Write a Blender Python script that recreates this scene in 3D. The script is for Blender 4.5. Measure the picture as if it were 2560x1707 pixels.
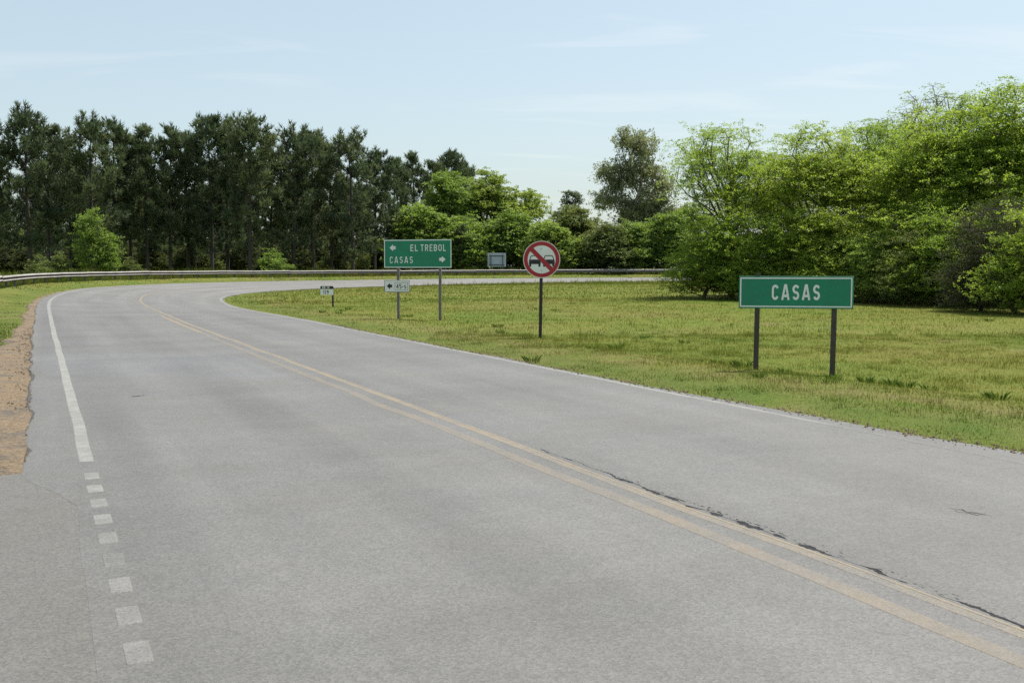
import bpy, bmesh, math
import numpy as np
from mathutils import Vector, Matrix

for o in list(bpy.data.objects):
    bpy.data.objects.remove(o)
SC = bpy.context.scene
COL = SC.collection
R = math.radians

# ------------------------------------------------------------------ camera
CAM_H = 1.66
cam_d = bpy.data.cameras.new('camera')
cam = bpy.data.objects.new('camera', cam_d)
COL.objects.link(cam)
cam.location = (0, 0, CAM_H)
cam.rotation_euler = (R(90 - 4.262), 0, 0)
cam_d.sensor_width = 36
cam_d.lens = 35
cam_d.clip_start = 0.1
cam_d.clip_end = 9000
SC.camera = cam

# ------------------------------------------------------------------ sky and sun
SUN_AZ = 48.0      # degrees clockwise from +Y (right of straight ahead)
SUN_EL = 66.0
w = bpy.data.worlds.new('World')
SC.world = w
w.use_nodes = True
nt = w.node_tree
N, L = nt.nodes, nt.links
bg = N['Background']
sky = N.new('ShaderNodeTexSky')
sky.sky_type = 'NISHITA'
sky.sun_disc = False
sky.sun_elevation = R(SUN_EL)
sky.sun_rotation = R(SUN_AZ)
sky.altitude = 50
sky.air_density = 1.0
sky.dust_density = 2.4
sky.ozone_density = 0.25
tc = N.new('ShaderNodeTexCoord')
sep = N.new('ShaderNodeSeparateXYZ')
L.new(tc.outputs['Generated'], sep.inputs[0])
mz = N.new('ShaderNodeMath'); mz.operation = 'MAXIMUM'; mz.inputs[1].default_value = 0.0
L.new(sep.outputs['Z'], mz.inputs[0])
az = N.new('ShaderNodeMath'); az.operation = 'ADD'; az.inputs[1].default_value = 0.12
L.new(mz.outputs[0], az.inputs[0])
dx = N.new('ShaderNodeMath'); dx.operation = 'DIVIDE'
dy = N.new('ShaderNodeMath'); dy.operation = 'DIVIDE'
L.new(sep.outputs['X'], dx.inputs[0]); L.new(az.outputs[0], dx.inputs[1])
L.new(sep.outputs['Y'], dy.inputs[0]); L.new(az.outputs[0], dy.inputs[1])
cmb = N.new('ShaderNodeCombineXYZ')
L.new(dx.outputs[0], cmb.inputs[0]); L.new(dy.outputs[0], cmb.inputs[1])
mp = N.new('ShaderNodeMapping')
mp.inputs['Rotation'].default_value = (0, 0, R(14))
mp.inputs['Location'].default_value = (5.6, 2.35, 0)
mp.inputs['Scale'].default_value = (0.7, 2.6, 1)
L.new(cmb.outputs[0], mp.inputs[0])
cn = N.new('ShaderNodeTexNoise')
cn.inputs['Scale'].default_value = 1.3
cn.inputs['Detail'].default_value = 7
cn.inputs['Roughness'].default_value = 0.56
cn.inputs['Distortion'].default_value = 0.7
L.new(mp.outputs[0], cn.inputs['Vector'])
cr = N.new('ShaderNodeMapRange')
cr.inputs['From Min'].default_value = 0.54
cr.inputs['From Max'].default_value = 0.80
cr.inputs['To Max'].default_value = 0.27
cr.inputs['To Min'].default_value = 0.0
L.new(cn.outputs['Fac'], cr.inputs['Value'])
cm = N.new('ShaderNodeMix'); cm.data_type = 'RGBA'
L.new(cr.outputs[0], cm.inputs['Factor'])
vl = N.new('ShaderNodeMix'); vl.data_type = 'RGBA'
vl.inputs['Factor'].default_value = 0.45
L.new(sky.outputs[0], vl.inputs['A'])
vl.inputs['B'].default_value = (4.15, 4.95, 5.35, 1)
L.new(vl.outputs['Result'], cm.inputs['A'])
cm.inputs['B'].default_value = (6.6, 6.4, 6.4, 1)
tn = N.new('ShaderNodeMix'); tn.data_type = 'RGBA'; tn.blend_type = 'MULTIPLY'
tn.inputs['Factor'].default_value = 1.0
L.new(cm.outputs['Result'], tn.inputs['A'])
tn.inputs['B'].default_value = (1.03, 1.04, 1.0, 1)
L.new(tn.outputs['Result'], bg.inputs['Color'])
bg.inputs['Strength'].default_value = 0.097

sun_d = bpy.data.lights.new('sun', 'SUN')
sun_d.energy = 4.0
sun_d.angle = R(0.53)
sun_d.color = (1.0, 0.95, 0.87)
sun = bpy.data.objects.new('sun', sun_d)
COL.objects.link(sun)
sv = Vector((math.sin(R(SUN_AZ)) * math.cos(R(SUN_EL)), math.cos(R(SUN_AZ)) * math.cos(R(SUN_EL)), math.sin(R(SUN_EL))))
sun.rotation_euler = sv.to_track_quat('Z', 'Y').to_euler()

SC.view_settings.view_transform = 'Standard'
SC.view_settings.look = 'None'
SC.view_settings.gamma = 1
SC.view_settings.exposure = 0.74
SC.view_settings.use_curve_mapping = False
SC.render.engine = 'CYCLES'
SC.cycles.max_bounces = 8
SC.cycles.transparent_max_bounces = 8
SC.cycles.use_denoising = False

# ------------------------------------------------------------------ helpers
def tag(o, label=None, cat=None, group=None, kind=None):
    if label: o['label'] = label
    if cat: o['category'] = cat
    if group: o['group'] = group
    if kind: o['kind'] = kind
    return o

def link(name, me, parent=None, mat=None):
    o = bpy.data.objects.new(name, me)
    COL.objects.link(o)
    if parent: o.parent = parent
    if mat is not None and me is not None and not me.materials:
        me.materials.append(mat)
    return o

def empty(name, loc=(0, 0, 0), rz=0.0):
    o = bpy.data.objects.new(name, None)
    COL.objects.link(o)
    o.empty_display_size = 0.2
    o.location = loc
    o.rotation_euler = (0, 0, rz)
    return o

def np_mesh(name, V, F, attrs=None, uv=None, smooth=False):
    """V (n,3); F (m,k) with constant k."""
    V = np.asarray(V, np.float32); F = np.asarray(F, np.int32)
    me = bpy.data.meshes.new(name)
    m, k = F.shape
    me.vertices.add(len(V)); me.vertices.foreach_set('co', V.ravel())
    me.loops.add(m * k); me.loops.foreach_set('vertex_index', F.ravel())
    me.polygons.add(m); me.polygons.foreach_set('loop_start', np.arange(0, m * k, k, dtype=np.int32))
    me.polygons.foreach_set('loop_total', np.full(m, k, np.int32))
    me.polygons.foreach_set('use_smooth', np.full(m, bool(smooth)))
    me.update(calc_edges=True)
    if attrs:
        for an, av in attrs.items():
            a = me.attributes.new(an, 'FLOAT', 'POINT')
            a.data.foreach_set('value', np.asarray(av, np.float32))
    if uv is not None:
        u = me.uv_layers.new(name='UVMap')
        u.data.foreach_set('uv', np.asarray(uv, np.float32)[F.ravel()].ravel())
    return me

def cat_mesh(name, chunks, **kw):
    V, F, n = [], [], 0
    for v, f in chunks:
        V.append(np.asarray(v, np.float32)); F.append(np.asarray(f, np.int32) + n); n += len(v)
    return np_mesh(name, np.concatenate(V), np.concatenate(F), **kw)

def bm_mesh(name, bm):
    me = bpy.data.meshes.new(name)
    bm.to_mesh(me); bm.free()
    return me

def box_bm(sx, sy, sz, loc=(0, 0, 0), bevel=0.0, bm=None, seg=1):
    bm2 = bmesh.new()
    bmesh.ops.create_cube(bm2, size=1)
    bmesh.ops.scale(bm2, vec=(sx, sy, sz), verts=bm2.verts)
    if bevel: bmesh.ops.bevel(bm2, geom=bm2.edges[:], offset=bevel, segments=seg, affect='EDGES')
    bmesh.ops.translate(bm2, vec=loc, verts=bm2.verts)
    if bm is None: return bm2
    tmp = bpy.data.meshes.new('t'); bm2.to_mesh(tmp); bm2.free(); bm.from_mesh(tmp); bpy.data.meshes.remove(tmp)
    return bm

def vnoise(P, seed=0):
    """value noise 2D, P (n,2) -> 0..1"""
    P = np.asarray(P, float)
    i = np.floor(P).astype(np.int64); f = P - i
    f = f * f * (3 - 2 * f)
    def h(a, b):
        x = (a * 374761393 + b * 668265263 + seed * 1442695041) & 0x7fffffff
        x = ((x ^ (x >> 13)) * 1274126177) & 0x7fffffff
        return ((x ^ (x >> 16)) & 0xffff) / 65535.0
    a = h(i[:, 0], i[:, 1]); b = h(i[:, 0] + 1, i[:, 1]); c = h(i[:, 0], i[:, 1] + 1); d = h(i[:, 0] + 1, i[:, 1] + 1)
    return (a * (1 - f[:, 0]) + b * f[:, 0]) * (1 - f[:, 1]) + (c * (1 - f[:, 0]) + d * f[:, 0]) * f[:, 1]

def fbm(P, seed=0, oct=4):
    t = 0; a = .5; P = np.asarray(P, float); s = 0
    for k in range(oct):
        t = t + a * vnoise(P, seed + k); s += a; P = P * 2.03 + 17.3; a *= .5
    return t / s

def sstep(x, a, b):
    t = np.clip((np.asarray(x, float) - a) / (b - a), 0, 1)
    return t * t * (3 - 2 * t)

# ------------------------------------------------------------------ materials
def new_mat(name):
    m = bpy.data.materials.new(name); m.use_nodes = True
    nt = m.node_tree
    return m, nt.nodes, nt.links, nt.nodes['Principled BSDF']

def noise(N, L, scale, detail=4, rough=.55, vec=None, dist=0.0):
    n = N.new('ShaderNodeTexNoise')
    n.inputs['Scale'].default_value = scale; n.inputs['Detail'].default_value = detail
    n.inputs['Roughness'].default_value = rough; n.inputs['Distortion'].default_value = dist
    if vec is not None: L.new(vec, n.inputs['Vector'])
    return n

def ramp(N, L, src, stops):
    r = N.new('ShaderNodeValToRGB')
    e = r.color_ramp.elements
    while len(e) < len(stops): e.new(0.5)
    for k, (p, c) in enumerate(stops):
        e[k].position = p; e[k].color = (*c, 1) if len(c) == 3 else c
    L.new(src, r.inputs[0])
    return r

def mixc(N, L, fac, a, b, mode='MIX'):
    m = N.new('ShaderNodeMix'); m.data_type = 'RGBA'; m.blend_type = mode
    for s, v in (('Factor', fac), ('A', a), ('B', b)):
        if isinstance(v, (int, float)): m.inputs[s].default_value = v
        elif isinstance(v, tuple): m.inputs[s].default_value = (*v, 1)
        else: L.new(v, m.inputs[s])
    return m.outputs['Result']

def mathn(N, L, op, a, b=None, clamp=False):
    m = N.new('ShaderNodeMath'); m.operation = op; m.use_clamp = clamp
    for i, v in enumerate((a, b)):
        if v is None: continue
        if isinstance(v, (int, float)): m.inputs[i].default_value = v
        else: L.new(v, m.inputs[i])
    return m.outputs[0]

def mrange(N, L, v, a, b, c=0.0, d=1.0):
    m = N.new('ShaderNodeMapRange')
    m.inputs['From Min'].default_value = a; m.inputs['From Max'].default_value = b
    m.inputs['To Min'].default_value = c; m.inputs['To Max'].default_value = d
    L.new(v, m.inputs['Value'])
    return m.outputs[0]

def bump(N, L, bsdf, h, strength, dist):
    b = N.new('ShaderNodeBump'); b.inputs['Strength'].default_value = strength; b.inputs['Distance'].default_value = dist
    L.new(h, b.inputs['Height']); L.new(b.outputs[0], bsdf.inputs['Normal'])

def attr(N, name):
    a = N.new('ShaderNodeAttribute'); a.attribute_name = name
    return a.outputs['Fac']

def position(N):
    return N.new('ShaderNodeNewGeometry').outputs['Position']

def uvmap(N, L, sx=1.0, sy=1.0):
    u = N.new('ShaderNodeUVMap'); u.uv_map = 'UVMap'
    m = N.new('ShaderNodeMapping'); m.inputs['Scale'].default_value = (sx, sy, 1)
    L.new(u.outputs[0], m.inputs[0])
    return m.outputs[0]

def asphalt_colour(N, L, base, warm, spread=1.0):
    """weathered asphalt: fine aggregate, blotches, faint streaks along the road"""
    P = position(N)
    fine = noise(N, L, 95, 3, .75, P)
    vor = N.new('ShaderNodeTexVoronoi'); vor.inputs['Scale'].default_value = 70; L.new(P, vor.inputs['Vector'])
    blot = noise(N, L, .55, 5, .6, P, .4)
    mid = noise(N, L, 5.0, 5, .65, P)
    f1 = ramp(N, L, fine.outputs['Fac'], [(.30, tuple(c * .55 for c in base)), (.43, tuple(c * .95 for c in base)), (.60, tuple(c * 1.05 for c in base)), (.74, tuple(min(1, c * 1.6) for c in base))])
    c = mixc(N, L, mrange(N, L, blot.outputs['Fac'], .35, .7, 0, .75 * spread), f1.outputs[0], warm, 'MULTIPLY')
    sepc = N.new('ShaderNodeSeparateColor'); L.new(vor.outputs['Color'], sepc.inputs[0])
    st = mrange(N, L, sepc.outputs[0], 0, 1, .82, 1.18)
    cc = N.new('ShaderNodeCombineColor')
    for k in range(3): L.new(st, cc.inputs[k])
    c = mixc(N, L, 1.0, c, cc.outputs[0], 'MULTIPLY')
    md = mrange(N, L, mid.outputs['Fac'], .3, .7, .94, 1.05)
    cc2 = N.new('ShaderNodeCombineColor')
    for k in range(3): L.new(md, cc2.inputs[k])
    c = mixc(N, L, 1.0, c, cc2.outputs[0], 'MULTIPLY')
    return c, fine.outputs['Fac'], vor.outputs['Distance'], P

ASPH = (.124, .122, .118)
def mat_asphalt(name, base=ASPH, warm=(.86, .845, .82), rough=.62, streak=True):
    m, N, L, B = new_mat(name)
    c, fine, vd, P = asphalt_colour(N, L, base, warm)
    if streak:
        uv = uvmap(N, L, .05, 1.25)
        s = noise(N, L, 1.6, 4, .55, uv, .3)
        sm = mrange(N, L, s.outputs['Fac'], .3, .7, .92, 1.08)
        un = N.new('ShaderNodeUVMap'); un.uv_map = 'UVMap'
        su = N.new('ShaderNodeSeparateXYZ'); L.new(un.outputs[0], su.inputs[0])
        wv = mathn(N, L, 'COSINE', mathn(N, L, 'MULTIPLY', mathn(N, L, 'ADD', su.outputs['Y'], .85), 2 * math.pi / 1.78))   # polished wheel paths
        wn_ = noise(N, L, .25, 3, .5, un.outputs[0])
        wv = mathn(N, L, 'MULTIPLY', mathn(N, L, 'MULTIPLY', wv, .10), mrange(N, L, wn_.outputs['Fac'], .35, .65))
        cs = noise(N, L, 1.0, 4, .6, uvmap(N, L, .55, .09), .6)          # faint laying joints across the lane
        sm = mathn(N, L, 'ADD', mathn(N, L, 'ADD', sm, wv), mrange(N, L, cs.outputs['Fac'], .35, .65, -.065, .065))
        sm = mathn(N, L, 'MULTIPLY', sm, mrange(N, L, su.outputs['X'], 34, 74, 1.0, 1.32))      # far-road glare painted as a paler base colour from the bend on
        cc = N.new('ShaderNodeCombineColor')
        for k in range(3): L.new(sm, cc.inputs[k])
        c = mixc(N, L, 1.0, c, cc.outputs[0], 'MULTIPLY')
    L.new(c, B.inputs['Base Color'])
    rn = noise(N, L, .8, 4, .6, P)
    L.new(mrange(N, L, rn.outputs['Fac'], .3, .7, rough - .1, rough + .1), B.inputs['Roughness'])
    B.inputs['Specular IOR Level'].default_value = .42
    h = mathn(N, L, 'ADD', fine, mathn(N, L, 'MULTIPLY', vd, .5))
    bump(N, L, B, h, .4, .006)
    return m

def mat_paint(name, col, cover=.5, sharp=.18):
    """road paint worn through to the aggregate; attribute 'wear' 0 fresh .. 1 gone"""
    m, N, L, B = new_mat(name)
    a, fine, vd, P = asphalt_colour(N, L, ASPH, (.86, .84, .81))
    n1 = noise(N, L, 60, 4, .7, P); n2 = noise(N, L, 2.2, 5, .6, P)
    t = mathn(N, L, 'ADD', mathn(N, L, 'MULTIPLY', n1.outputs['Fac'], .55), mathn(N, L, 'MULTIPLY', n2.outputs['Fac'], .45))
    t = mathn(N, L, 'SUBTRACT', t, mathn(N, L, 'MULTIPLY', attr(N, 'wear'), .45))
    f = mrange(N, L, t, .5 - cover * .5, .5 - cover * .5 + sharp)
    pc = noise(N, L, 9, 4, .6, P)
    p2 = ramp(N, L, pc.outputs['Fac'], [(.3, tuple(c * .72 for c in col)), (.7, col)])
    L.new(mixc(N, L, f, a, p2.outputs[0]), B.inputs['Base Color'])
    B.inputs['Roughness'].default_value = .6
    bump(N, L, B, fine, .5, .01)
    return m

def grass_colour(N, L):
    P = position(N)
    n1 = noise(N, L, .16, 5, .62, P, .5)
    n2 = noise(N, L, 1.1, 5, .65, P, .3)
    n3 = noise(N, L, 7, 4, .6, P)
    t = mathn(N, L, 'ADD', mathn(N, L, 'MULTIPLY', n1.outputs['Fac'], .6), mathn(N, L, 'MULTIPLY', n2.outputs['Fac'], .4))
    g = ramp(N, L, t, [(.28, (.074, .134, .018)), (.43, (.120, .154, .021)), (.57, (.152, .158, .028)), (.72, (.164, .146, .042))])
    dry = ramp(N, L, n3.outputs['Fac'], [(.3, (.145, .112, .055)), (.7, (.23, .18, .10))])
    return g.outputs[0], dry.outputs[0], n2.outputs['Fac'], n3.outputs['Fac'], P

def mat_ground():
    m, N, L, B = new_mat('meadow')
    g, dry, n2, n3, P = grass_colour(N, L)
    d = attr(N, 'dry'); gr = attr(N, 'green')
    df = mathn(N, L, 'MULTIPLY', d, mrange(N, L, n2, .35, .62), True)
    c = mixc(N, L, mathn(N, L, 'MULTIPLY', gr, .7), g, (.060, .105, .015))
    c = mixc(N, L, df, c, dry)
    f = noise(N, L, 24, 4, .7, P)
    fm = mrange(N, L, f.outputs['Fac'], .3, .7, .62, 1.25)
    cc = N.new('ShaderNodeCombineColor')
    for k in range(3): L.new(fm, cc.inputs[k])
    c = mixc(N, L, 1.0, c, cc.outputs[0], 'MULTIPLY')
    L.new(c, B.inputs['Base Color'])
    B.inputs['Roughness'].default_value = .9
    B.inputs['Specular IOR Level'].default_value = .15
    bump(N, L, B, f.outputs['Fac'], .8, .06)
    return m

def leaf_shader(N, L, B, col, trans=.4, tcol=None, rough=.5):
    out = N['Material Output']
    if isinstance(col, tuple): B.inputs['Base Color'].default_value = (*col, 1)
    else: L.new(col, B.inputs['Base Color'])
    B.inputs['Roughness'].default_value = rough
    B.inputs['Specular IOR Level'].default_value = .3
    t = N.new('ShaderNodeBsdfTranslucent')
    L.new(tcol if tcol is not None else col, t.inputs[0])
    mx = N.new('ShaderNodeMixShader'); mx.inputs[0].default_value = trans
    L.new(B.outputs[0], mx.inputs[1]); L.new(t.outputs[0], mx.inputs[2]); L.new(mx.outputs[0], out.inputs[0])

def mat_grass():
    m, N, L, B = new_mat('grass_blades')
    g, dry, n2, n3, P = grass_colour(N, L)
    d = attr(N, 'dry'); gr = attr(N, 'green'); t = attr(N, 'tint')
    df = mathn(N, L, 'MULTIPLY', d, mrange(N, L, n2, .35, .62), True)
    c = mixc(N, L, mathn(N, L, 'MULTIPLY', gr, .7), g, (.060, .105, .015))
    c = mixc(N, L, df, c, dry)
    tm = mrange(N, L, t, 0, 1, .8, 1.55)
    cc = N.new('ShaderNodeCombineColor')
    for k in range(3): L.new(tm, cc.inputs[k])
    c = mixc(N, L, 1.0, c, cc.outputs[0], 'MULTIPLY')
    leaf_shader(N, L, B, c, .5, rough=.6)
    return m

def mat_leaf(name, stops, trans=.42, warm=(1.25, 1.15, .55), rough=.5, nscale=.7):
    """per-leaf 'tint' attribute plus slow patches over the crown"""
    m, N, L, B = new_mat(name)
    t = attr(N, 'tint')
    oi = N.new('ShaderNodeObjectInfo')
    pn = noise(N, L, nscale, 3, .5, position(N))
    v = mathn(N, L, 'ADD', mathn(N, L, 'MULTIPLY', t, .55), mathn(N, L, 'MULTIPLY', pn.outputs['Fac'], .45))
    v = mathn(N, L, 'ADD', v, mathn(N, L, 'MULTIPLY', mathn(N, L, 'SUBTRACT', oi.outputs['Random'], .5), .22))
    r = ramp(N, L, v, stops)
    tc = mixc(N, L, 1.0, r.outputs[0], warm, 'MULTIPLY')
    leaf_shader(N, L, B, r.outputs[0], trans, tc, rough)
    return m

def mat_plain(name, col, rough=.6, var=.25, scale=6, metal=0.0, spec=.5, bmp=0.0, dirt=None):
    m, N, L, B = new_mat(name)
    tcn = N.new('ShaderNodeTexCoord')
    n = noise(N, L, scale, 6, .62, tcn.outputs['Object'], .3)
    r = ramp(N, L, n.outputs['Fac'], [(.3, tuple(c * (1 - var) for c in col)), (.7, tuple(min(1, c * (1 + var)) for c in col))])
    c = r.outputs[0]
    if dirt:
        n2 = noise(N, L, scale * .45, 6, .7, tcn.outputs['Object'], .8)
        c = mixc(N, L, mrange(N, L, n2.outputs['Fac'], .5, .72, 0, .8), c, dirt)
    L.new(c, B.inputs['Base Color'])
    L.new(mrange(N, L, n.outputs['Fac'], .3, .7, max(.05, rough - .12), min(1, rough + .12)), B.inputs['Roughness'])
    B.inputs['Metallic'].default_value = metal
    B.inputs['Specular IOR Level'].default_value = spec
    if bmp: bump(N, L, B, n.outputs['Fac'], bmp, .02)
    return m

M = {}
M['asphalt'] = mat_asphalt('asphalt')
M['apron'] = mat_asphalt('apron_asphalt', (.116, .113, .107), (.92, .89, .84), .72, streak=False)
M['patch'] = mat_asphalt('patch_asphalt', (.130, .129, .128), (.90, .89, .87), .56)
M['white_paint'] = mat_paint('white_road_paint', (.265, .26, .24), .58, .35)
M['yellow_paint'] = mat_paint('yellow_road_paint', (.26, .205, .128), .56, .36)
M['yellow_worn'] = mat_paint('worn_yellow_road_paint', (.235, .182, .118), .56, .42)
M['edge_asphalt'] = mat_asphalt('broken_asphalt', (.055, .053, .052), (.8, .78, .76), .8, streak=False)
M['tar'] = mat_plain('tar_crack', (.018, .018, .02), .8, .4, 30, spec=.2)
M['ground'] = mat_ground()
M['grass'] = mat_grass()
M['post_dark'] = mat_plain('weathered_timber', (.060, .050, .042), .85, .35, 9, bmp=.4)
M['post_grey'] = mat_plain('grey_timber', (.155, .142, .130), .85, .3, 9, bmp=.4)
M['post_black'] = mat_plain('black_painted_timber', (.022, .022, .024), .7, .3, 9)
M['sign_green'] = mat_plain('green_sheeting', (.006, .205, .112), .45, .12, 3, spec=.45, dirt=(.012, .170, .098))
M['sign_white'] = mat_plain('white_sheeting', (.77, .78, .755), .5, .07, 4, dirt=(.66, .66, .62))
M['sign_cream'] = mat_plain('faded_border', (.66, .60, .53), .5, .07, 4)
M['sign_red'] = mat_plain('red_sheeting', (.36, .011, .018), .42, .10, 4)
M['sign_red_dark'] = mat_plain('dark_red_print', (.12, .012, .018), .5, .1, 4)
M['sign_black'] = mat_plain('black_print', (.012, .012, .016), .5, .1, 4)
M['sign_faint'] = mat_plain('faded_print', (.16, .20, .17), .5, .2, 30)
M['steel'] = mat_plain('bolt_steel', (.32, .32, .32), .45, .2, 20, metal=.6)
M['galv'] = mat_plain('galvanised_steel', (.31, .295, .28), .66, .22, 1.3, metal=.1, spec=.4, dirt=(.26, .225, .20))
M['galv_shade'] = mat_plain('shaded_steel', (.085, .074, .068), .8, .3, 1.3, spec=.25, dirt=(.06, .045, .038))  # same beam steel, with the shade of its valley and undersides painted in
M['rail_post'] = mat_plain('rail_post_steel', (.10, .092, .086), .75, .3, 3)
M['sign_back'] = mat_plain('bare_aluminium', (.38, .44, .49), .5, .15, 2.5, metal=.2, dirt=(.24, .27, .30))
M['bark'] = mat_plain('bark', (.085, .068, .055), .9, .4, 5, bmp=.5)
M['pine_bark'] = mat_plain('pine_bark', (.060, .050, .044), .9, .4, 3, bmp=.5)
M['pale_bark'] = mat_plain('eucalyptus_bark', (.30, .26, .21), .8, .35, 1.5, bmp=.3)
M['needles'] = mat_leaf('pine_needles', [(.25, (.044, .068, .042)), (.5, (.092, .128, .066)), (.80, (.175, .205, .100))], .4, (1.05, 1.05, .75), .5, .5)
M['locust'] = mat_leaf('locust_leaves', [(.25, (.150, .238, .042)), (.5, (.232, .328, .056)), (.80, (.335, .405, .080))], .6, (1.1, 1.1, .6), .5, .45)
M['bright'] = mat_leaf('bright_leaves', [(.25, (.125, .200, .048)), (.5, (.190, .275, .066)), (.80, (.28, .36, .095))], .56, (1.1, 1.12, .6), .5, .4)
M['yellowish'] = mat_leaf('yellow_green_leaves', [(.25, (.150, .220, .050)), (.5, (.225, .300, .070)), (.80, (.33, .39, .11))], .56, (1.1, 1.1, .6), .5, .4)
M['olive'] = mat_leaf('olive_leaves', [(.25, (.082, .125, .042)), (.5, (.138, .190, .060)), (.80, (.22, .265, .085))], .48, (1.2, 1.05, .6), .5, .4)
M['euca'] = mat_leaf('eucalyptus_leaves', [(.25, (.115, .155, .088)), (.5, (.20, .25, .145)), (.80, (.31, .35, .215))], .5, (1.2, 1.05, .7), .42, .35)
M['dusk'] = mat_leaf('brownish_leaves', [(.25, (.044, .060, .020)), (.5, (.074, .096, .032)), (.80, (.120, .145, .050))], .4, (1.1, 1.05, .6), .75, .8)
M['weed'] = mat_leaf('weed_leaves', [(.25, (.075, .140, .030)), (.5, (.110, .185, .038)), (.78, (.17, .235, .05))], .35, (1.2, 1.15, .5), .5, 2)

# ------------------------------------------------------------------ the road's course (metres)
HEAD0 = R(-25.45)
K_S0, K_L, K_MAX, K_END, K_L2 = 35.93, 28.74, .0261, 100.39, 100.1
REF_OFF = 3.987                    # perpendicular distance camera -> right yellow line
W_L, W_R, W_WIDEN = 3.647, 3.538, .302
RAIL_OFF, RAIL_RISE = 2.5, .132
KN = [-60, 0, 30, 45, 60, 75, 95, 120, 190]
ZC = [0, 0, 0, .0817, .2086, .258, .2772, .389, .4949]
BK = [0, 0, 0, .0495, .0646, .0625, .0524, .0402, .0305]
STEP = .5
S = np.arange(-40, 190 + STEP, STEP)
_k = np.clip((S - K_S0) / K_L, 0, 1) * K_MAX * np.clip((K_END + K_L2 - S) / K_L2, 0, 1)
PHI = HEAD0 + np.concatenate([[0], np.cumsum(_k[:-1] * STEP)])
_i0 = int(round(40 / STEP))
PX = np.concatenate([[0], np.cumsum(np.sin(PHI[:-1]) * STEP)]); PY = np.concatenate([[0], np.cumsum(np.cos(PHI[:-1]) * STEP)])
PX += math.cos(-HEAD0) * REF_OFF - PX[_i0]; PY += math.sin(-HEAD0) * REF_OFF - PY[_i0]
NX, NY = np.cos(PHI), -np.sin(PHI)            # right-hand normal
ZCs, BKs = np.interp(S, KN, ZC), np.interp(S, KN, BK)
WR = W_R + W_WIDEN * np.clip((S - K_S0 + 10) / 25, 0, 1)
EDGE_L = -W_L - np.interp(S, [0, 7.7, 8.7, 30, 45, 60, 75], [.15, .15, .50, .50, .40, .22, .15])
EDGE_R = WR + np.interp(S, [-10, 3, 7, 12, 60], [.9, .75, .34, .14, .14])
EDGE_L = EDGE_L + (vnoise(np.stack([S * 1.1, S * 0], 1), 3) - .5) * .07
EDGE_R = EDGE_R + (vnoise(np.stack([S * 1.3, S * 0], 1), 5) - .5) * .10

def at(s, off, dz=0.0):
    """points on the road surface at chainage s, lateral offset off"""
    s = np.atleast_1d(np.asarray(s, float)); off = np.broadcast_to(np.asarray(off, float), s.shape)
    x = np.interp(s, S, PX); y = np.interp(s, S, PY); ph = np.interp(s, S, PHI)
    z = np.interp(s, S, ZCs) - np.interp(s, S, BKs) * off + dz
    return np.stack([x + np.cos(ph) * off, y - np.sin(ph) * off, z], 1)

_ref = np.stack([PX, PY], 1)
def locate(P):
    """nearest chainage index and signed offset for world points (n,2)"""
    P = np.asarray(P, float)
    idx = np.empty(len(P), int)
    for a in range(0, len(P), 20000):
        d = ((P[a:a + 20000, None] - _ref[None, ::2]) ** 2).sum(2)
        idx[a:a + 20000] = d.argmin(1) * 2
    dv = P - _ref[idx]
    off = dv[:, 0] * NX[idx] + dv[:, 1] * NY[idx]
    along = dv[:, 0] * np.sin(PHI[idx]) + dv[:, 1] * np.cos(PHI[idx])
    dist = np.hypot(off, along) * np.sign(off)
    return idx, np.where(np.abs(along) > 2, dist, off)

_edge = np.concatenate([np.c_[at(S[::4], EDGE_L[::4])], np.c_[at(S[::4], EDGE_R[::4])]])
def ground_z(P):
    P = np.asarray(P, float)
    idx, off = locate(P)
    el, er = EDGE_L[idx], EDGE_R[idx]
    inside = (off > el) & (off < er)
    zroad = ZCs[idx] - BKs[idx] * np.clip(off, el, er)
    idw = np.empty(len(P))
    for a in range(0, len(P), 20000):
        d2 = ((P[a:a + 20000, None] - _edge[None, :, :2]) ** 2).sum(2) + .05
        wgt = 1 / d2 ** 1.6
        idw[a:a + 20000] = (wgt * _edge[None, :, 2]).sum(1) / wgt.sum(1)
    out = np.where(off < el, el - off, np.where(off > er, off - er, 0.0))
    t = sstep(out, .5, 6)
    z = zroad * (1 - t) + idw * t - .05
    left = off < el
    z = z + np.where(left, (RAIL_RISE + .21) * sstep(out, .2, 2.5) * sstep(S[idx], 25, 46), 0)
    perp = P[:, 0] * math.cos(HEAD0) + P[:, 1] * -math.sin(HEAD0)
    z = z - np.where(~left, .075 * sstep(perp, 10.4, 12.0) * (1 - sstep(S[idx], 25, 42)), 0)
    z = z + np.where(inside, 0, (fbm(P * .35, 9) - .5) * .10 * sstep(out, .4, 3) + (fbm(P * 1.4, 11, 2) - .5) * .035 * sstep(out, .1, .8))
    z = z + .02 * sstep(out, .05, .5)
    return z

def gz(x, y):
    return float(ground_z(np.array([[x, y]]))[0])

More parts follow.
